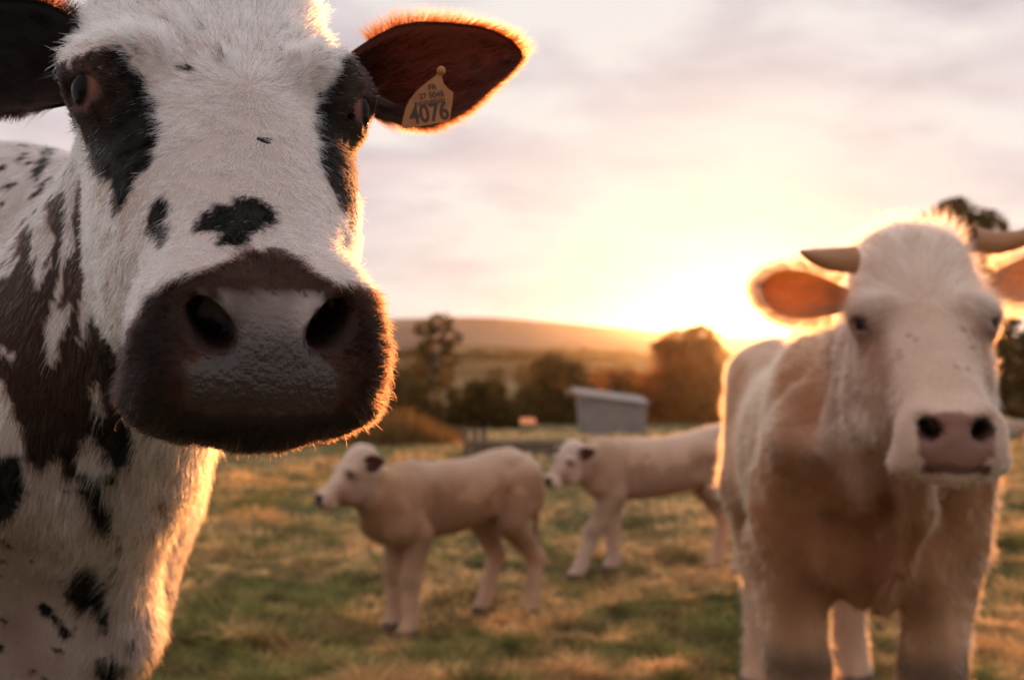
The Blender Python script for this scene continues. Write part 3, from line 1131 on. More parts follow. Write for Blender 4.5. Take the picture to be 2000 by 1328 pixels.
def build_near_cow():
    Hd, B = cow_head, cow_body
    root = empty('cow', (-.84, 1.56, 0), 'black and white spotted cow close up at left with a black muzzle', 'cow')
    W = Hd.wld
    necks = [
        ([W((0, -.14, .05)), (-.39, 1.25, 1.365), (-.62, 1.42, 1.365), (-.95, 1.62, 1.25)], [.085, .10, .135, .20], .10, None),      # crest
        ([W((0, -.12, -.07)), (-.475, 1.22, 1.20), (-.80, 1.53, 1.02)], [.088, .138, .25], .10, None),      # sides
        ([W((-.015, -.06, -.165)), (-.412, 1.20, 1.12), (-.494, 1.36, .92), (-.62, 1.48, .74)], [.032, .038, .058, .10], .08, None),   # dewlap
    ]
    legs = std_legs('cow', (.02, -.04, .0, .06))
    f = bovine_sdf(B, Hd, COW_TORSO, legs, necks, {})
    V, F = polygonise(f, (-2.5, .60, -.03), (.05, 2.75, 1.75), .0065)
    # forehead folds curving round the brows
    q = Hd.loc(V)
    N = vnormals(V, F)
    for sgn in (1, -1):
        ce = np.array([sgn * .108, .02, -.005])
        rr = np.linalg.norm((q - ce) * [1, 1, .8], axis=1)
        m = sst(.033, .042, rr) * sst(.098, .080, rr) * sst(-.01, .03, q[:, 2]) * sst(.0, -.03, sgn * q[:, 0] - .115)
        V = V + N * (m * -.0065 * (np.abs(np.cos(rr / .0115 * math.pi + sgn + .5 * fbm(q * 14, 71, 2))) ** 6))[:, None]

    ear_up = (np.array([-.05, .0, .146, .30, .44, .61, .78, .875, .965, 1.0]), np.array([.03, .034, .043, .0495, .049, .043, .035, .027, .0155, .003]))
    ear_lo = (np.array([-.05, .0, .083, .177, .27, .42, .54, .66, .745, .83, .92, 1.0]), np.array([.03, .031, .041, .050, .056, .053, .047, .037, .029, .022, .0135, .003]))
    ears = []
    b1, t1 = at(705, 172, 1.065), at(1026, 97, 1.12)
    ears.append(ear_surface(b1, t1, (.05, -1, .12), ear_up, ear_lo, .034, .0045, bend=.01))
    b2, t2 = at(150, 150, .985), at(-210, 62, 1.07)
    ears.append(ear_surface(b2, t2, (.35, -1, .10), (ear_up[0], ear_up[1] * 1.22), ear_lo, .030, .0045, bend=.01))
    nb = len(V)
    VV, FF = [V], [F]
    for e in ears:
        FF.append(e['F'] + sum(len(x) for x in VV)); VV.append(e['V'])
    Va, Fa = np.concatenate(VV), np.concatenate(FF)
    Na = vnormals(Va, Fa)

    def chart(P, N, mixed=0.0):
        """coat at surface points: colour, hair length, kind"""
        n = len(P)
        q = Hd.loc(P)
        uv = px(P) + np.stack([fbm(P * 120, 3, 3), fbm(P * 120, 9, 3)], 1) * 5 + mixed * rng.normal(0, 1, (n, 2))
        dh = np.full(n, 1.0, np.float32)
        near = np.linalg.norm(q - [0, .06, -.06], axis=1) < .42
        dh[near] = head_sdf(q[near])
        head = dh < .02
        front = (N * nrm(np.array([0, 0, CAMZ]) - P)).sum(1) > -.25
        col_ = np.empty((n, 3))
        base = np.array([.655, .60, .595])
        t = fbm(P * 26, 21, 3)[:, None]
        col_[:] = base * (1 + .05 * t)
        kind = np.zeros(n, int)                     # 0 white, 1 black, 2 muzzle, 3 pad, 4 brown
        # specks
        sp = vnoise(P * 95, 41) + .55 * vnoise(P * 31, 42)
        sp2 = vnoise(P * 30, 57) + .5 * vnoise(P * 11, 58)
        body = ~head
        spb = vnoise(P * 62, 41) + .5 * vnoise(P * 23, 42)
        kind[body & (spb > np.where((uv[:, 1] < 560) | (uv[:, 1] > 1130), .60, .97))] = 1
        kind[body & (sp > .80) & ((uv[:, 1] < 600) | (uv[:, 1] > 880))] = 1
        kind[body & ~front & (sp2 > .42)] = 1
        fspk = head & (sp > 1.08) & (uv[:, 1] < 420)
        kind[fspk] = 1
        for pl in BODY_BROWN:
            kind[body & front & (poly_sd(uv * [1, 1] + np.stack([fbm(P * [50, 50, 9], 77, 3) * 7, fbm(P * [60, 60, 9], 78, 3) * 26], 1), pl) < 0)] = 4
        for pl in BODY_WHITE:
            kind[body & front & (poly_sd(uv, pl) < 0)] = 0
        for pl in BODY_BLACK:
            kind[body & front & (poly_sd(uv, pl) < 0)] = 1
        dk = np.full(n, 1e3)
        for pl in HEAD_BLACK:
            dk = np.minimum(dk, poly_sd(uv, pl))
        kind[head & front & (dk < 0)] = 1
        kind[head & ~front & (q[:, 2] > -.08) & (sp2 > .1)] = 1
        dm = poly_sd(uv, MUZZLE)
        muz = head & (((dm < 0) & front) | (~front & (q[:, 2] < -.14) & (q[:, 1] > .08)))
        kind[muz] = 2
        dp = poly_sd(px(P), PAD)
        pad = head & front & (dp < 2) & (q[:, 1] > .15)
        kind[pad] = 3
        nz = np.abs(np.stack([np.abs(q[:, 0]) - .037, q[:, 2] + .188], 1))
        nos = head & (np.linalg.norm(nz, axis=1) < .019) & (q[:, 1] > .10) & (dp > -14) & front
        # colours
        blk = np.array([.0100, .0086, .0086])
        col_[kind == 1] = blk
        br = np.array([.034, .0175, .0125])
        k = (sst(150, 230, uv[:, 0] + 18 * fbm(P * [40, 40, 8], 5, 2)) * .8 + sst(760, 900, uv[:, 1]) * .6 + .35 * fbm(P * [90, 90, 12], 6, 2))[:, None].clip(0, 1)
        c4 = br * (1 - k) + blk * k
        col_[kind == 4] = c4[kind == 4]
        # muzzle hair: brown close to the pad, black outside
        kk = np.exp(-(np.maximum(dp, 0) / 84) ** 1.6)[:, None] * (.8 + .4 * t)
        cm = blk * (1 - kk).clip(0, 1) + np.array([.056, .025, .0170]) * kk
        col_[kind == 2] = cm[kind == 2]
        lip = (muz * np.maximum(sst(-.243, -.250, q[:, 2]), sst(-.048, -.078, q[:, 0])))[:, None]
        col_ = col_ * (1 - lip) + np.array([.019, .0125, .0112]) * lip
        cp = np.array([.036, .022, .0185]) * (1 + .25 * fbm(P * 60, 8, 3))[:, None]
        up = (sst(690, 605, uv[:, 1]) * (.45 + .55 * sst(30, 110, np.abs(uv[:, 0] - 512))) * (1 + .5 * fbm(P * 40, 14, 2)))[:, None].clip(0, 1)
        cp = cp * (1 - up) + np.array([.42, .34, .335]) * up  # moist sheen of the upper pad painted in as pale colour
        pe = sst(0, -8, dp)[:, None]
        cp = cp * pe + np.array([.050, .026, .020]) * (1 - pe)
        col_[kind == 3] = cp[kind == 3]
        # tan wash on the cheek, brown lids
        ck = (sst(260, 330, uv[:, 1]) * sst(330, 270, uv[:, 0]) * (.5 + .5 * fbm(P * [60, 60, 14], 15, 2)))[:, None].clip(0, 1) * .5
        st = (sst(.15, 1.0, fbm(P * 13, 88, 3)) * .34)[:, None]
        ck = np.maximum(ck, st)
        w = (kind == 0) & head
        col_[w] = (col_ * (1 - ck) + np.array([.52, .38, .28]) * ck)[w]
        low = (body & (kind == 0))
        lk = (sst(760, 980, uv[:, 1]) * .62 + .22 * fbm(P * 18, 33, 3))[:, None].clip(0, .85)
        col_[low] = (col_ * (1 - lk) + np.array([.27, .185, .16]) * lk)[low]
        de = np.linalg.norm(np.stack([np.abs(q[:, 0]) - .105, q[:, 1] - .018, q[:, 2]], 1), axis=1)
        lid = head & (de < .045) & (kind == 1)
        el = np.exp(-((de - .026) / .009) ** 2)[:, None] * .8
        col_[lid] = (col_ * (1 - el) + np.array([.034, .018, .013]) * el)[lid]
        return dict(q=q, uv=uv, head=head, front=front, kind=kind, col=col_, dp=dp, dm=dm, de=de, nos=nos)

    c = chart(Va, Na)
    nE = len(Va) - nb
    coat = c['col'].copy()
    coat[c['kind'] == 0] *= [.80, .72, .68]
    pad = (c['kind'] == 3).astype(float)
    pad *= .35 + .65 * sst(590, 660, c['uv'][:, 1])
    pad[c['nos']] = .2
    nd = sst(.222, .205, c['q'][:, 1])[:, None] * np.ones(3)
    coat = np.where(c['nos'][:, None], np.array([.060, .032, .027]) * (1 - nd) + np.array([.022, .012, .010]) * nd, coat)
    coat[nb:] = [.050, .026, .021]; coat[nb + len(ears[0]['V']):] = [.012, .0095, .009]
    ear_a = np.zeros(len(Va)); ear_a[nb:] = 1
    flesh = np.zeros((len(Va), 3)); flesh[nb:] = [.42, .20, .135]; flesh[nb + len(ears[0]['V']):] = [.03, .012, .01]
    pad[nb:] = 0
    socket = c['head'] & (c['de'] < .021)
    coat[socket] = [.10, .045, .038]
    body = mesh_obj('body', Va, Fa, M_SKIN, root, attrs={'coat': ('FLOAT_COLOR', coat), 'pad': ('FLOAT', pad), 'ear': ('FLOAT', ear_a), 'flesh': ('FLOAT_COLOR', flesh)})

    add_eyes(root, Hd)

    # ---- the coat
    Nv = vnormals(V, F)
    cv = {k: v[:nb] for k, v in c.items()}
    seen = cv['front'] & (px(V)[:, 0] > -120) & (px(V)[:, 1] < 1480)
    dens_h = np.where(cv['head'] & seen, 1.0, np.where(cv['head'], .25, 0))
    whorl_i = np.argmin(np.where(cv['head'] & cv['front'], np.linalg.norm(px(V) - [492, 168], axis=1), 1e9))
    whorl = V[whorl_i]
    P, N, _, _ = sample_surface(V, F, Nv, 150000, dens_h)
    d = chart(P, N, 2.6)
    eye_open = d['de'] < .0215
    qz = d['q'][:, 2] + .2465
    mouth = (np.abs(qz + .25 * np.maximum(np.abs(d['q'][:, 0]) - .036, 0)) < .0042) & (np.abs(d['q'][:, 0]) < .062) & (d['q'][:, 1] > .17)
    ok = (d['kind'] != 3) & ~eye_open & ~d['nos'] & ~mouth
    P, N = P[ok], N[ok]; d = {k: v[ok] for k, v in d.items()}
    uv, q = d['uv'], d['q']
    Ln = np.full(len(P), .0085)
    Ln = np.where(uv[:, 1] < 330, .0110, Ln)
    Ln = Ln + .006 * sst(190, 40, uv[:, 1])
    cheek = sst(.05, .09, np.abs(q[:, 0])) * sst(-.03, -.08, q[:, 2])
    Ln = Ln + .000 * cheek
    mz = d['kind'] == 2
    Ln = np.where(mz, .0045 + .0055 * sst(5, 60, d['dp']), Ln)
    Ln = np.where(mz & (q[:, 2] < -.240), .0065, Ln)
    Ln = np.where(d['de'] < .045, np.minimum(Ln, .004 + .12 * np.maximum(d['de'] - .02, 0)), Ln)
    Tw = P - whorl
    padc = Hd.wld((.005, .22, -.20))
    Tm = P - padc
    k = sst(-10, 30, -d['dm'])[:, None]
    T = nrm(Tw) * (1 - k) + nrm(Tm) * k
    # bridge hair sweeps aside above the muzzle
    lat = Hd.vec((1, 0, 0)) * np.sign(q[:, :1]) * (sst(-.06, -.14, q[:, 2]) * .5)[:, None]
    T = T + lat * (1 - k)
    dW = np.linalg.norm(Tw, axis=1)
    lift = .30 + .45 * np.exp(-(dW / .025) ** 2) + .15 * sst(200, 60, uv[:, 1])
    lift = np.where(mz, .55, lift)
    colr = d['col'] * (1 + .25 * rng.normal(0, 1, (len(P), 1)))
    colr = np.where((d['kind'] == 1)[:, None] & (rng.random((len(P), 1)) < .02), .35, colr)
    rad = np.where(mz, .00017, .00029) * (.8 + .4 * rng.random(len(P)))
    grow('face_hair', P, N, T, Ln, rad, colr.clip(.004, .95), M_HAIR, root, lift, .50, .010, 5, 3)

    # neck and body
    dens_b = np.where(~cv['head'] & seen, 1.0, 0.0) + np.where(~cv['head'] & ~seen, .10, 0)
    edge = sst(.25, -.15, (Nv * nrm(np.array([0, 0, CAMZ]) - V)).sum(1)) * (V[:, 0] > -.8)
    P, N, _, _ = sample_surface(V, F, Nv, 170000, dens_b * (1 + 1.2 * edge))
    d = chart(P, N, 2.6)
    ok = ~d['head']
    P, N = P[ok], N[ok]; d = {k: v[ok] for k, v in d.items()}
    back = B.M[0] * -1
    T = np.array([0, 0, -1.0]) + .45 * back + .25 * np.stack([fbm(P * 9, 61, 2), fbm(P * 9, 62, 2), 0 * P[:, 0]], 1)
    chest = sst(1.35, 1.15, P[:, 2]) * sst(-.54, -.42, P[:, 0] + .0 * P[:, 1])
    Ln = .0075 + .016 * chest + .003 * rng.random(len(P))
    lift = .25 + .35 * chest
    colr = d['col'] * (1 + .10 * rng.normal(0, 1, (len(P), 1)))
    rad = .00030 * (.8 + .4 * rng.random(len(P)))
    grow('coat_hair', P, N, T, Ln, rad, colr.clip(.004, .95), M_HAIR, root, lift, .28, .016, 4, 5)

    # ears: fringe and lining
    for i, e in enumerate(ears):
        rim = e['rim']
        seg = np.linalg.norm(np.diff(rim, axis=0), axis=1)
        nf = 4200
        s_ = np.searchsorted(np.cumsum(seg) / seg.sum(), rng.random(nf)).clip(0, len(seg) - 1)
        tt = rng.random((nf, 1))
        P = rim[s_] * (1 - tt) + rim[s_ + 1] * tt
        ctr = e['base'] + e['e'] * e['L'] * .42
        out = nrm(P - ctr)
        P = P - e['n'] * (.004 * rng.random((nf, 1))) - out * .002
        T = out + .55 * e['e'] + .15 * rng.normal(0, 1, (nf, 3))
        Ln = (.008 + .011 * rng.random(nf)) * (.55 + .55 * (((P - ctr) @ e['p']) > 0))
        cF = np.tile([.12, .034, .011], (nf, 1)) * (.6 + .8 * rng.random((nf, 1)))
        if i == 1: cF = cF * .06
        grow('ear_fringe', P, nrm(-e['n'] + 0 * P), T, Ln, np.full(nf, .00020), cF, M_HAIR, root, .15, .18, .02, 4, 7 + i)
        nl = 6500
        fr = e['front']
        iu = rng.random(nl) ** 1.9 * (fr.shape[0] - 2); iv = rng.random(nl) * (fr.shape[1] - 2)
        a_, b_ = iu.astype(int), iv.astype(int); fu, fv = (iu - a_)[:, None], (iv - b_)[:, None]
        P = fr[a_, b_] * (1 - fu) * (1 - fv) + fr[a_ + 1, b_] * fu * (1 - fv) + fr[a_, b_ + 1] * (1 - fu) * fv + fr[a_ + 1, b_ + 1] * fu * fv
        T = e['e'] * .9 + nrm(P - (e['base'] + e['e'] * e['L'] * .1)) * .5
        Ln = .010 + .016 * (1 - iu / fr.shape[0])
        cF = np.tile([.022, .012, .009], (nl, 1)) * (.5 + .9 * rng.random((nl, 1)))
        if i == 1: cF = cF * .6
        grow('ear_lining_hair', P, np.tile(e['n'], (nl, 1)), T, Ln, np.full(nl, .00016), cF, M_HAIR, root, .18, .3, .012, 4, 11 + i)
        back_ = fr - e['n'] * .006

    # whiskers on lips and chin, lashes
    vi = np.where(cv['head'] & (cv['kind'] == 2) & (cv['front']))[0]
    vi = vi[Hd.loc(V[vi])[:, 2] < -.185]
    vi = rng.choice(vi, 190)
    P, N = V[vi], Nv[vi]
    T = nrm(P - padc) + np.array([0, 0, -.25])
    chin = Hd.loc(P)[:, 2] < -.235
    grow('whisker', P, N, T, np.where(rng.random(len(P)) < .05, .022, .012) * (.5 + rng.random(len(P))), np.full(len(P), .00016), np.tile([.06, .03, .02], (len(P), 1)), M_HAIR, root, .9, .25, .02, 6, 15, droop=.12)
    for sgn in (1, -1):
        nl = 26
        s_ = rng.random((nl, 1))
        a_, b_ = np.array([.100, .034, .010]), np.array([.124, .002, .012])
        P = Hd.wld((a_ * (1 - s_) + b_ * s_ + np.array([0, 0, .004]) * np.sin(s_ * 3.1)) * [sgn, 1, 1])
        T = np.tile(Hd.vec((sgn * .9, .35, -.12)), (nl, 1)) + .2 * rng.normal(0, 1, (nl, 3))
        grow('eyelash', P, np.tile(Hd.vec((0, .3, 1)), (nl, 1)), T, np.full(nl, .026), np.full(nl, .00013), np.full((nl, 3), .006), M_HAIR, root, .12, .06, .02, 5, 19, droop=.25)
    fi = np.argmin(np.where(cv['head'] & cv['front'], np.linalg.norm(px(V) - [503, 294], axis=1), 1e9))
    return V[fi], Nv[fi]


cow_fly = build_near_cow()
print('cow', round(time.time() - T0, 1))


# ------------------------------------------------------------------ the pale cattle behind her
def pale_coat(Hd, B, body_c, face_c, pad_c, tan_and_shade, knees, seed, mottle=.0, pad_h=.185, eye_r=.030, cheek=1.0, streak=.9, short=1.0):
    def chart(P):
        q, bq = stretch_face(Hd.loc(P), short), B.loc(P)
        n = len(P)
        hd = (sst(.50, .36, np.linalg.norm(q - [0, .02, -.05], axis=1)) * np.maximum(sst(-.34, -.25, q[:, 2]), sst(.05, .12, q[:, 1])) * sst(-.27, -.13, q[:, 1]))[:, None]
        t = fbm(P * 5.5 / B.H, seed, 3)[:, None]
        t = t + streak * fbm(P * np.array([34, 34, 5.0]) / B.H, seed + 2, 2)[:, None]
        c = np.array(body_c) * (1 + .13 * t) * (1 - hd) + np.array(face_c) * hd * (1 + .05 * t)
        bk = (sst(.78, .96, bq[:, 2] + .03 * t[:, 0]) * sst(.08, -.12, bq[:, 0]) * (1 - hd[:, 0]))[:, None] * .75  # back paled in the coat as if lit from above
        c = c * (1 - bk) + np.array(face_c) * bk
        c = c * (1 - .32 * (sst(.80, .55, bq[:, 2]) * sst(.36, .46, bq[:, 2]) * (1 - hd[:, 0]))[:, None])  # shade of the lower sides painted into the coat
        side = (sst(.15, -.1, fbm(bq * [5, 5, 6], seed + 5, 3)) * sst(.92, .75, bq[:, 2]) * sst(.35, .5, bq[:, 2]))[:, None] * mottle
        c = c * (1 - side) + np.array(tan_and_shade) * side
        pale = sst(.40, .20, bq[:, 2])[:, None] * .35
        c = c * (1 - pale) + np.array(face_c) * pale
        # tan cheeks; shade under the jaw and down the throat painted into the coat
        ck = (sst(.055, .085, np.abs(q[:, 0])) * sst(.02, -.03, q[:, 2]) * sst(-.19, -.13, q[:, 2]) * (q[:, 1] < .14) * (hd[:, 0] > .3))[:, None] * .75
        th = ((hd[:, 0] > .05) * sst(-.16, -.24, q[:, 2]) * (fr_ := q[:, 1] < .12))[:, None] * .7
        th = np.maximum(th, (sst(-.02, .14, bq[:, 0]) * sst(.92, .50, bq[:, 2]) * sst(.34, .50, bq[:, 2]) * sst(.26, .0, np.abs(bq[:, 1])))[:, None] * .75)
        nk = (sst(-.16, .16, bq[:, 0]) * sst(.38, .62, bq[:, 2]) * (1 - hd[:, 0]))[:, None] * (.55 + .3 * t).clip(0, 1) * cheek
        c = c * (1 - nk) + np.array(tan_and_shade) * np.array([1.75, 1.9, 1.9]) * nk
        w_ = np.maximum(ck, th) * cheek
        c = c * (1 - w_) + np.array(tan_and_shade) * w_
        # muzzle: pale ring, bare pad, dark nostrils
        fr = q[:, 1]
        pad = (fr > pad_h) & (np.abs(q[:, 0] / (.058 + .10 * (q[:, 2] + .20))) ** 3 + np.abs((q[:, 2] + .2055) / .0425) ** 3 < 1)
        ring = (np.exp(-(np.linalg.norm((q - [0, .17, -.21]) * [1, 1, 1], axis=1) / .085) ** 4))[:, None] * .8
        c = c * (1 - ring) + np.array(face_c) * 1.08 * ring
        c[pad] = np.array(pad_c) * (1 + .2 * fbm(P[pad] * 40, seed + 9, 2))[:, None]
        nz = np.linalg.norm(np.stack([(np.abs(q[:, 0]) - .038), (q[:, 2] + .188)], 1), axis=1)
        nos = (nz < .0185) & (fr > .10)
        c[nos] = np.array(pad_c) * .22
        de = np.linalg.norm(np.stack([np.abs(q[:, 0]) - .105, q[:, 1] - .018, q[:, 2]], 1), axis=1)
        el = np.exp(-(de / eye_r) ** 2)[:, None] * .8  # eye sockets darkened in the coat to paint their shade
        c = c * (1 - el) + np.array([.13, .06, .045]) * el
        if cheek >= 1:          # crusted wrinkles between the eyes
            rg = np.abs(fbm(q * np.array([26, 26, 40]), seed + 31, 2))
            wr = ((rg < .05) & (q[:, 2] < -.01) & (q[:, 2] > -.10) & (np.abs(q[:, 0]) < .07) & (hd[:, 0] > .5) & (vnoise(q * 18, seed + 32) > -.1))
            c[wr] = c[wr] * np.array([.42, .34, .30])
        lips = (np.abs(q[:, 2] + .249) < .006) & (fr > .09) & (np.abs(q[:, 0]) < .052)
        c[lips] = [.13, .065, .05]
        kn = (np.exp(-((bq[:, 2] - .318) / .045) ** 2) * (np.abs(bq[:, 0]) < .2) * sst(-.01, .03, bq[:, 0]))[:, None] * knees
        c = c * (1 - kn) + np.array([.05, .035, .028]) * kn
        hoof = bq[:, 2] < .045
        c[hoof] = [.15, .105, .08]
        return c, q, bq, pad, nos, de
    return chart


EAR_UP = (np.array([-.05, .0, .15, .35, .55, .75, .9, 1.0]), np.array([.018, .022, .036, .046, .044, .031, .018, .003]))
EAR_LO = (np.array([-.05, .0, .15, .35, .55, .75, .9, 1.0]), np.array([.018, .024, .044, .058, .054, .036, .020, .003]))


def build_pale(root, f, box, h, Hd, B, chart, ears, n_hair, hlen, hrad, skin, flesh, ear_col, broad=1.0, fringe=2600, seed=0, hcurl=.3, clump=.02, eye_dark=(.012, .008, .007)):
    V, F = polygonise(f, box[0], box[1], h)
    nb = len(V)
    VV, FF = [V], [F]
    for e in ears:
        FF.append(e['F'] + sum(len(x) for x in VV)); VV.append(e['V'])
    Va, Fa = np.concatenate(VV), np.concatenate(FF)
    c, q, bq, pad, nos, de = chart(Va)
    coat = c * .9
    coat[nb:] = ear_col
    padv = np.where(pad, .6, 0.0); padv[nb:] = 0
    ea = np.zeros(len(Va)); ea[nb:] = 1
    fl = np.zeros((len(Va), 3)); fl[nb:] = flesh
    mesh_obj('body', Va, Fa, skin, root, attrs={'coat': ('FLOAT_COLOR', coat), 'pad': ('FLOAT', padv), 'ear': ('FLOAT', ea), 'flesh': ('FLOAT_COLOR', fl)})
    add_eyes(root, Hd, broad, .0175, eye_dark, (.12, .06, .05))
    N = vnormals(V, F)
    hd = np.linalg.norm(Hd.loc(V) - [0, .02, -.05], axis=1) < .42
    P, Nn, _, _ = sample_surface(V, F, N, n_hair, np.where(hd, 2.2, 1.0))
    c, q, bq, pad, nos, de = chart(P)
    ok = ~pad & ~nos & (de > .024) & (bq[:, 2] > .05)
    P, Nn, c, q, bq = P[ok], Nn[ok], c[ok], q[ok], bq[ok]
    hd = np.linalg.norm(q - [0, .02, -.05], axis=1) < .42
    wh = Hd.wld((0, .02, .05))
    Tb = np.array([0, 0, -1.0]) - .6 * B.M[0]
    Th = nrm(P - wh)
    T = np.where(hd[:, None], Th, Tb) + .3 * np.stack([fbm(P * 7 / Hd.s, seed + k, 2) for k in range(3)], 1)
    mz = np.linalg.norm(q - [0, .17, -.21], axis=1) < .10
    Ln = np.where(hd, .75, 1.0) * hlen
    Ln = np.where(hd & (q[:, 2] > .03), hlen * 1.7, Ln)
    Ln = np.where(mz, hlen * .35, Ln)
    colr = c * (1 + .12 * rng.normal(0, 1, (len(P), 1)))
    grow('coat_hair', P, Nn, T, Ln, np.full(len(P), hrad), colr.clip(.004, .95), M_HAIR, root, .42, hcurl, clump, 4, seed + 3)
    for i, e in enumerate(ears):
        rim = e['rim']
        seg = np.linalg.norm(np.diff(rim, axis=0), axis=1)
        s_ = np.searchsorted(np.cumsum(seg) / seg.sum(), rng.random(fringe)).clip(0, len(seg) - 1)
        tt = rng.random((fringe, 1))
        P = rim[s_] * (1 - tt) + rim[s_ + 1] * tt
        out = nrm(P - (e['base'] + e['e'] * e['L'] * .4))
        T = out + .5 * e['e'] + .2 * rng.normal(0, 1, (fringe, 3))
        fr = e['front']; nl = fringe
        iu = rng.random(nl) ** 1.6 * (fr.shape[0] - 2); iv = rng.random(nl) * (fr.shape[1] - 2)
        a_, b_ = iu.astype(int), iv.astype(int)
        Q = fr[a_, b_] + (fr[a_ + 1, b_ + 1] - fr[a_, b_]) * rng.random((nl, 1))
        cL = np.array([.34, .17, .08]) * (.6 + .8 * rng.random((nl, 1)))
        grow('ear_lining_hair', Q, np.tile(e['n'], (nl, 1)), e['e'] + .4 * nrm(Q - e['base']), np.full(nl, hlen * 1.4), np.full(nl, hrad * .7), cL, M_HAIR, root, .15, .3, .02, 4, seed + 23)
        cF = np.tile(np.array(body_hair := c.mean(0)), (fringe, 1)) * (.8 + .3 * rng.random((fringe, 1)))
        grow('ear_fringe', P - out * .003, nrm(-e['n'] + 0 * P), T, np.full(fringe, hlen * 1.3), np.full(fringe, hrad * .8), cF.clip(0, .95), M_HAIR, root, .2, .25, .03, 4, seed + 17)


def horn(root, pts, rad):
    """smooth tapered horn through world points"""
    pts = np.asarray(pts, float); k = 22; n = 14
    t = np.linspace(0, len(pts) - 1, k)
    C = np.zeros((k, 3))
    for i, ti in enumerate(t):
        a = min(int(ti), len(pts) - 2); u = ti - a
        p0, p1, p2, p3 = pts[max(a - 1, 0)], pts[a], pts[a + 1], pts[min(a + 2, len(pts) - 1)]
        C[i] = .5 * (2 * p1 + (p2 - p0) * u + (2 * p0 - 5 * p1 + 4 * p2 - p3) * u ** 2 + (3 * p1 - p0 - 3 * p2 + p3) * u ** 3)
    D = nrm(np.gradient(C, axis=0)); X = nrm(np.cross(D, [0, .3, 1.0])); Y = np.cross(D, X)
    r = np.interp(t / t[-1], np.linspace(0, 1, len(rad)), rad) * (1 + .02 * np.sin(np.linspace(0, 40, k)))
    ph = np.linspace(0, 2 * math.pi, n, endpoint=False)
    V = C[:, None] + r[:, None, None] * (np.cos(ph)[None, :, None] * X[:, None] + np.sin(ph)[None, :, None] * Y[:, None])
    I = np.arange(k * n).reshape(k, n); J = np.roll(I, -1, 1)
    F = np.stack([I[:-1], J[:-1], J[1:], I[1:]], -1).reshape(-1, 4)
    mesh_obj('horn', V.reshape(-1, 3), F, M_HORN, root)


M_SKIN_PALE = skin_material('pale_hide_and_nose', .6, .40, 90.0, .55)


def build_bull():
    S = 1.26
    Hd = Frame(at(1805, 634, 2.47), R(-9), R(6), 0, S)
    B = Body(.93, 3.08, 0, R(-98), 1.40)
    root = empty('bull', (.955, 3.08, 0), 'large cream bull with short horns standing at right and facing forward', 'bull')
    W = Hd.wld
    tor = COW_TORSO.copy();  tor[1] = tor[1] * np.interp(tor[0], [-.9, -.5, 0], [.94, 1.0, 1.0]); tor[2] = tor[2] * np.interp(tor[0], [-.95, -.6, -.1], [.87, .92, .945]); tor[3] = tor[3] * .97
    tor[3] = tor[3] + .05 * sst(-.3, .0, tor[0])
    legs = std_legs('cow', (.02, .0, -.05, .03), .118)
    legs = [(p, [x * k for x, k in zip(r, (.72, .86, 1.05, 1.15, 1.1, 1.1))]) for p, r in legs]
    for p, r in legs[:2]:
        for i in range(len(p)):
            p[i] = (p[i][0] + (.11 if i < 2 else .085), p[i][1] * (1.14 if i < 2 else 1.0), p[i][2])
    bw = B.wld
    necks = [
        ([W((0, -.13, .05)), bw((.20, 0, .84)), bw((-.05, 0, .80))], [.12, .15, .185], .12, None),
        ([W((0, -.10, -.10)), bw((.20, 0, .70)), bw((.03, 0, .64))], [.12, .15, .185], .12, None),
        ([W((0, -.06, -.19)), at(1795, 1000, 2.60), at(1755, 1110, 2.68), at(1705, 1195, 2.80)], [.050, .036, .030, .034], .07, None),
        ([bw((.14, .05, .52)), bw((.14, -.05, .52))], [.10, .10], .10, None),
    ]

    def extra(p, q, d):
        # loose skin hanging in upright folds down the throat and brisket
        m = sst(-.30, -.02, q[:, 0] - .22) * sst(.36, .46, q[:, 2]) * sst(.98, .80, q[:, 2])
        w = p * np.array([1, 1, .22], np.float32)
        d = d - (.040 * m * fbm(w * 8.0, 611, 2)).astype(np.float32)
        return d
    f = bovine_sdf(B, Hd, tor, legs, necks, dict(broad=1.0, full_cheek=1.1, poll=(.092, .060, .062, .140), lean=.13), extra, wide=.80, leg_k=.028)
    # face wrinkles come with the hide
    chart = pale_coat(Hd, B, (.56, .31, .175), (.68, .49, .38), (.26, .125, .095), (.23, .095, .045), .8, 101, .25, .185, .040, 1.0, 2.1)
    b1, t1 = at(1655, 588, 2.55), at(1484, 560, 2.62)
    b2, t2 = at(1932, 560, 2.62), at(2085, 528, 2.72)
    up = (EAR_UP[0], np.array([.022, .026, .036, .046, .052, .048, .034, .004])); lo = (EAR_LO[0], np.array([.022, .026, .040, .054, .060, .054, .036, .004]))
    ears = [ear_surface(b1, t1, (-.25, -1, .05), up, lo, .03, .005, 22, 12), ear_surface(b2, t2, (.1, -1, .1), up, lo, .03, .005, 22, 12)]
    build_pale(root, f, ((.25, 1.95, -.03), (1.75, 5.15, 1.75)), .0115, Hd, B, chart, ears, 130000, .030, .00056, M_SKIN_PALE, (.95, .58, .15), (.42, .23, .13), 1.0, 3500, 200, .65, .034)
    horn(root, [at(1668, 508, 2.53), at(1625, 507, 2.52), at(1592, 501, 2.49), at(1563, 492, 2.45)], [.032, .027, .018, .003])
    horn(root, [at(1898, 468, 2.58), at(1950, 474, 2.58), at(2005, 462, 2.55), at(2050, 425, 2.50)], [.030, .027, .019, .003])


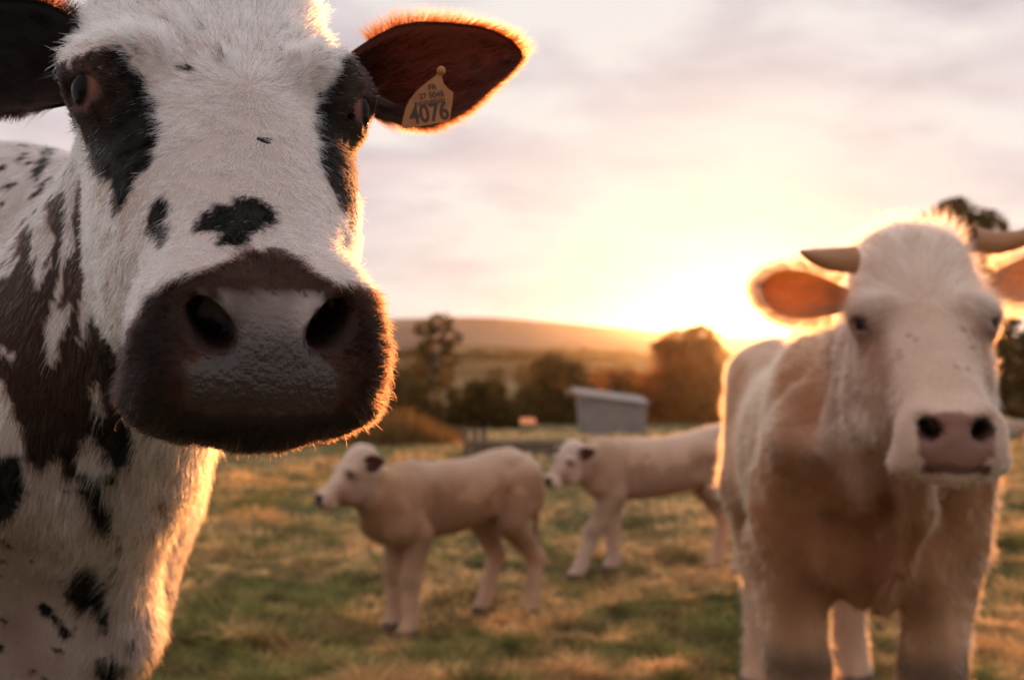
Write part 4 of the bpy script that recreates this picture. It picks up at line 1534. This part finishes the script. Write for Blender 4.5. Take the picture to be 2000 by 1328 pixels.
def build_calf(pos, heading, H, head_pos, yaw, scale, pitch, dx, label, seed, box, cols, mottle, tilt=0.0, tail=.05):
    Hd = Frame(head_pos, yaw, pitch, 0, scale)
    B = Body(*pos, heading, H)
    root = empty('calf', pos, label, 'calf', 'calves in the pasture')
    tor = CALF_TORSO.copy()
    tor[2] = tor[2] - tilt * (tor[0] + .9).clip(0, 1); tor[3] = tor[3] - tilt * .3 * (tor[0] + .9).clip(0, 1)
    legs = std_legs('calf', dx, .112)
    bw, W = B.wld, Hd.wld
    necks = [
        ([W((0, -.10, .05)), bw((.13, 0, .82 - tilt)), bw((-.05, 0, .80 - tilt))], [.055, .068, .095], .05, None),
        ([W((0, -.08, -.08)), bw((.15, 0, .68)), bw((.05, 0, .62))], [.055, .072, .10], .05, None),
    ]
    f = bovine_sdf(B, Hd, tor, legs, necks, dict(broad=1.02, full_cheek=.95, short=1.30, poll=(.078, .062, .055, .118)), leg_k=.020, tail=tail)
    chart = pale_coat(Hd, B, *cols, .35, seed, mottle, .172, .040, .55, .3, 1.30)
    ears = []
    for s in (1, -1):
        b_, t_ = W((s * .105, -.075, .065)), W((s * .265, -.135, .10 if s > 0 else .06))
        ears.append(ear_surface(b_, t_, Hd.vec((s * .45, .85, -.1)), (EAR_UP[0], EAR_UP[1] * scale * 1.15), (EAR_LO[0], EAR_LO[1] * scale * 1.15), .028 * scale, .004, 16, 10))
    build_pale(root, f, box, .0095, Hd, B, chart, ears, 60000, .0065, .00055, M_SKIN_PALE, (.30, .11, .05), (.09, .05, .042), 1.02, 900, seed, .3)


build_bull()
build_calf((-.495, 5.10, 0), R(-141), .80, at(674, 925, 4.83), R(-56), .69, R(2), (.02, -.03, -.02, .17),
           'pale calf nearest the spotted cow, whole body seen, head turned left', 301, ((-1.15, 4.45, -.02), (.55, 6.1, 1.0)),
           ((.50, .29, .175), (.63, .44, .33), (.035, .026, .024), (.27, .14, .08)), .6)
build_calf((.56, 6.42, 0), R(-172), .86, at(1100, 902, 6.18), R(-52), .65, R(0), (.24, -.04, .02, .10),
           'paler calf farther back, its rump hidden behind the bull', 401, ((.0, 5.85, -.02), (1.75, 6.95, 1.0)),
           ((.60, .40, .28), (.68, .50, .40), (.035, .026, .024), (.33, .18, .12)), .55, .07)
print('herd', round(time.time() - T0, 1))


# ------------------------------------------------------------------ farm things and small things
def box_mesh(bits):
    """bits: (centre, half sizes, rotation about z) -> V, F"""
    V, F = [], []
    for c, h, rz in bits:
        k = len(V)
        ca_, sa = math.cos(rz), math.sin(rz)
        for sx in (-1, 1):
            for sy in (-1, 1):
                for sz in (-1, 1):
                    x, y, z = sx * h[0], sy * h[1], sz * h[2]
                    V.append((c[0] + x * ca_ - y * sa, c[1] + x * sa + y * ca_, c[2] + z))
        for f_ in ([0, 1, 3, 2], [4, 6, 7, 5], [0, 4, 5, 1], [2, 3, 7, 6], [0, 2, 6, 4], [1, 5, 7, 3]):
            F.append([i + k for i in f_])
    return np.array(V, float), F


def bevel(o, w=.01):
    b = o.modifiers.new('bevel', 'BEVEL'); b.width = w; b.segments = 2


def build_shed():
    m, nt, b, N, L = node_mat('galvanised_sheet')
    L(noise_ramp(nt, 3.0, [(.3, (.22, .19, .18)), (.55, (.30, .255, .245)), (.75, (.24, .17, .14))], 6), b.inputs['Base Color'])
    b.inputs['Roughness'].default_value = .6; b.inputs['Metallic'].default_value = .25
    wood = simple_material('weathered_wood', (.16, .11, .08), .85)
    d = 30.0
    tl, tr, bl_, br_ = at(1131, 775, d), at(1264, 792, d), at(1137, 872, d), at(1258, 872, d)
    root = empty('field_shelter', (bl_ + br_) / 2, 'small grey metal field shelter with a tilted roof behind the calves', 'shed')
    # six ribbed sheets make the near wall
    n = 6
    for i in range(n):
        u0, u1 = i / n, (i + 1) / n
        V, F = [], []
        seg = 6
        for j in range(seg + 1):
            u = u0 + (u1 - u0) * j / seg
            off = -.018 if j in (2, 3, 4) else 0.0
            off -= .004 * (i % 2)
            a_, b_ = tl * (1 - u) + tr * u, bl_ * (1 - u) + br_ * u
            for p in (a_, b_):
                for dy in (0, .02):
                    V.append(p + np.array([0, off + dy, 0]))
        for j in range(seg):
            k = j * 4
            F += [[k, k + 2, k + 6, k + 4], [k + 1, k + 5, k + 7, k + 3], [k, k + 4, k + 5, k + 1], [k + 2, k + 3, k + 7, k + 6]]
        F += [[0, 1, 3, 2], [seg * 4, seg * 4 + 2, seg * 4 + 3, seg * 4 + 1]]
        mesh_obj('wall_sheet', np.array(V), F, m, root, smooth=False)
    dp = np.array([0, 1.5, 0])
    for a_, b_, nm in ((tl, bl_, 'side_wall'), (tr, br_, 'side_wall')):
        s = .02 if a_ is tl else -.02
        P = [a_ + [0, .03, -.02], b_ + [0, .03, 0], b_ + dp, a_ + dp + [0, 0, -.02]]
        V = np.array(P + [p + np.array([s, 0, 0]) for p in P])
        mesh_obj(nm, V, [[0, 1, 2, 3], [7, 6, 5, 4], [0, 4, 5, 1], [1, 5, 6, 2], [2, 6, 7, 3], [3, 7, 4, 0]], m, root, smooth=False)
    e = nrm(tr - tl)
    r0, r1 = tl - e * .12 + [0, -.15, .03], tr + e * .06 + [0, -.15, .03]
    q = [r0, r1, r1 + [0, 1.9, .12], r0 + [0, 1.9, .12]]
    V = np.array(q + [np.array(p) + [0, 0, .045] for p in q])
    mesh_obj('roof', V, [[3, 2, 1, 0], [4, 5, 6, 7], [0, 1, 5, 4], [1, 2, 6, 5], [2, 3, 7, 6], [3, 0, 4, 7]], m, root, smooth=False)
    # loose pale board lying across the roof's left corner
    p0, p1 = at(1104, 763, d - .3), at(1146, 774, d - .3)
    ax = nrm(p1 - p0)
    V = []
    for p in (p0, p1):
        for dy in (-.08, .08):
            for dz in (-.04, .04):
                V.append(p + np.array([0, dy, dz]))
    board = tag(mesh_obj('board', np.array(V), [[0, 1, 3, 2], [4, 6, 7, 5], [0, 4, 5, 1], [2, 3, 7, 6], [0, 2, 6, 4], [1, 5, 7, 3]], simple_material('pale_board', (.36, .25, .18), .8), smooth=False, origin=p0),
                'pale board sticking out from the left roof corner of the grey shelter', 'board')
    # low wooden feed rack behind the calves
    d = 15.5
    a_, b_ = at(905, 880, d), at(1135, 880, d)
    zg = float(gz(a_[0], d))
    rk = empty('feed_rack', (float((a_[0] + b_[0]) / 2), d, zg), 'low dark wooden feed rack behind the two calves', 'feed rack')
    for zz, yy in ((.06, 0), (.19, .0), (.12, .5)):
        bits = [(((a_[0] + b_[0]) / 2 + (.1 if yy else 0), d + yy, zg + zz), ((b_[0] - a_[0]) / 2, .035, .045), 0)]
        V, F = box_mesh(bits)
        bevel(mesh_obj('rail', V, F, wood, rk, smooth=False))
    for i in range(9):
        x = a_[0] + (b_[0] - a_[0]) * i / 8 if i > 2 else a_[0] + .03 + .125 * i
        V, F = box_mesh([((x, d + .06, zg + (.10 if i > 2 else .19)), (.035, .03, .12 if i > 2 else .21), .1 * (i % 3))])
        bevel(mesh_obj('post', V, F, wood, rk, smooth=False))
    # sheet of tin, the sun's orange glint painted as its base colour
    c = at(1031, 822, 38)
    nn = nrm(np.array([.02, -.05, 1.0])); ex = np.array([1.0, 0, 0]); ey = nrm(np.cross(nn, ex))
    V = [c + ex * sx * .26 + ey * sy * .9 + nn * (k * .01) for k in (0, 1) for sx, sy in ((-1, -1), (1, -1), (1, 1), (-1, 1))]
    o = mesh_obj('tin_sheet', np.array(V), [[3, 2, 1, 0], [4, 5, 6, 7], [0, 1, 5, 4], [1, 2, 6, 5], [2, 3, 7, 6], [3, 0, 4, 7]], simple_material('sun_glint_tin', (1.0, .27, .03), .5, .0), smooth=False, origin=c)
    tag(o, 'small tin sheet glinting orange in front of the hedge', 'tin sheet')
    # boulders at right edge
    for pxx, pyy, dd, s, lab in ((1972, 836, 22, .30, 'pale boulder at the right edge under the dark bush'), (1958, 850, 21, .17, 'smaller dark stone in front of the pale boulder')):
        c = at(pxx, pyy, dd)
        V, F, _ = uv_sphere((0, 0, 0), 1, (0, 0, 1), 18, 12)
        V = V * [s * 1.25, s, s * .62] * (1 + .18 * fbm(V * 1.7, int(s * 100), 3))[:, None] + c
        tag(mesh_obj('boulder', V, F, simple_material('boulder_stone', (.40, .28, .20) if s > .2 else (.12, .09, .07), .85), origin=c), lab, 'boulder', 'boulders by the right hedge')


def text_mesh(s, size):
    cu = bpy.data.curves.new('t', 'FONT'); cu.body = s; cu.size = size; cu.align_x = 'CENTER'; cu.align_y = 'CENTER'
    cu.extrude = .0001; cu.offset = size * .022
    o = bpy.data.objects.new('t', cu); COL.objects.link(o)
    dg = bpy.context.evaluated_depsgraph_get()
    me = bpy.data.meshes.new_from_object(o.evaluated_get(dg))
    bpy.data.objects.remove(o)
    V = np.zeros(len(me.vertices) * 3, np.float32); me.vertices.foreach_get('co', V)
    F = [list(p.vertices) for p in me.polygons]
    return V.reshape(-1, 3), F


def build_ear_tag():
    plastic = bpy.data.materials.new('yellow_tag_plastic'); plastic.use_nodes = True
    nt = plastic.node_tree; b = nt.nodes['Principled BSDF']
    nt.links.new(noise_ramp(nt, 55.0, [(.30, (.24, .11, .05)), (.46, (.50, .23, .09)), (.7, (.60, .29, .115))], 6), b.inputs['Base Color']); b.inputs['Roughness'].default_value = .5
    t = nt.nodes.new('ShaderNodeBsdfTranslucent'); t.inputs['Color'].default_value = (.62, .27, .09, 1)
    mx = nt.nodes.new('ShaderNodeMixShader'); mx.inputs[0].default_value = .35
    nt.links.new(b.outputs[0], mx.inputs[1]); nt.links.new(t.outputs[0], mx.inputs[2]); nt.links.new(mx.outputs[0], nt.nodes['Material Output'].inputs[0])
    ink = simple_material('black_tag_ink', (.06, .025, .015), .6)
    D = 1.032
    out = [(861, 132), (864, 138), (863, 152), (866, 164), (874, 173), (885, 181), (884, 196), (878, 235), (868, 239), (795, 251), (786, 250), (786, 240), (792, 214), (800, 196), (814, 178), (836, 160), (852, 148), (857, 138)]
    c0 = at(838, 200, D)
    nn = nrm(np.array([0, 0, CAMZ]) - c0 + np.array([.34, 0, .12]))
    def plane(x, y, off):
        p = at(x, y, 1.0) - np.array([0, 0, CAMZ]); o_ = np.array([0, 0, CAMZ])
        t_ = ((c0 - o_) @ nn) / (p @ nn)
        return o_ + p * t_ + nn * off
    V = [plane(x, y, .0008) for x, y in out] + [plane(x, y, -.0012) for x, y in out]
    n = len(out)
    F = [list(range(n))[::-1], list(range(n, 2 * n))] + [[i, (i + 1) % n, n + (i + 1) % n, n + i] for i in range(n)]
    root = empty('ear_tag', c0, 'yellow plastic ear tag printed 4076 in the spotted cow\'s ear', 'ear tag')
    plate = mesh_obj('tag_plate', np.array(V), F, plastic, root, smooth=False)
    # button through the ear
    Vb, Fb, _ = uv_sphere(plane(861, 139, .001), .0042, nn, 16, 10)
    mesh_obj('tag_button', Vb, Fb, plastic, root)
    ang = R(7.5)
    A, Bx = plane(790, 222, 0), plane(880, 222, 0)
    ex = nrm(Bx - A); up = nrm(np.cross(nn, ex));
    if up[2] < 0: up = -up
    ex, up = ex * math.cos(ang) + up * math.sin(ang), up * math.cos(ang) - ex * math.sin(ang)
    k = np.linalg.norm(Bx - A) / 90
    def put(s, x, y, size, wide=1.0):
        V, F = text_mesh(s, size * k)
        c = plane(x, y, .0011)
        W_ = c + V[:, :1] * wide * ex + V[:, 1:2] * up + V[:, 2:3] * nn
        mesh_obj('printing', W_, F, ink, plate, smooth=False, origin=np.array(root.location))
    put('4076', 838, 223, 46, .84)
    put('FR', 844, 172, 15)
    put('27 5045', 842, 187, 15)
    # barcode
    Vs, Fs = [], []
    r = np.random.default_rng(3)
    x = -34.0
    while x < 26:
        w = r.choice([1.0, 1.6, 2.6])
        c = plane(843, 200, .0011)
        q = len(Vs)
        for a_, b_ in ((x, -4), (x + w, -4), (x + w, 4), (x, 4)):
            Vs.append(c + ex * a_ * k + up * b_ * k)
        Fs.append([q, q + 1, q + 2, q + 3]); x += w + r.choice([1.2, 2.0])
    mesh_obj('bar_code', np.array(Vs), Fs, ink, plate, smooth=False, origin=np.array(root.location))


def build_fly(surface_pt, nrm_):
    blk = simple_material('fly_body', (.012, .011, .011), .35)
    wing = simple_material('fly_wing', (.09, .08, .075), .3)
    n = nrm(nrm_); ex = nrm(np.cross(n, [.3, 0, 1.0])); ey = np.cross(n, ex)
    c = np.asarray(surface_pt) + n * .0105
    root = empty('fly', c, 'tiny dark fly sitting in the white hair between the eyes', 'fly')
    def el(off, r3, mat, nm):
        V, F, _ = uv_sphere((0, 0, 0), 1, (0, 0, 1), 14, 10)
        W_ = c + off[0] * ex + off[1] * ey + off[2] * n + V[:, :1] * r3[0] * ex + V[:, 1:2] * r3[1] * ey + V[:, 2:3] * r3[2] * n
        mesh_obj(nm, W_, F, mat, root)
    el((.0, 0, 0), (.0024, .0017, .0016), blk, 'thorax')
    el((-.0034, 0, -.0002), (.0030, .0018, .0015), blk, 'abdomen')
    el((.0030, 0, -.0002), (.0013, .0015, .0012), blk, 'head')
    for s in (1, -1):
        V = np.array([(.0004, s * .0005, .0016), (-.003, s * .0024, .0018), (-.0072, s * .0030, .0012), (-.0068, s * .0010, .0014), (-.003, s * .0003, .0018)])
        W_ = c + V[:, :1] * ex + V[:, 1:2] * ey + V[:, 2:3] * n
        mesh_obj('wing', W_, [[0, 1, 2, 3, 4] if s > 0 else [4, 3, 2, 1, 0]], wing, root, smooth=False)
        for k in (-1, 0, 1):
            p0 = np.array([k * .0012, s * .0012, -.0005]); p1 = p0 + [k * .0012, s * .0024, .0002]; p2 = p1 + [k * .0008, s * .0012, -.0030]
            w3 = [c + a_[0] * ex + a_[1] * ey + a_[2] * n for a_ in (p0, p1, p2)]
            V, F = tube(w3, [.00022, .0002, .00014], 4)
            mesh_obj('leg', V, F, blk, root)


build_shed()
build_ear_tag()
build_fly(*cow_fly)
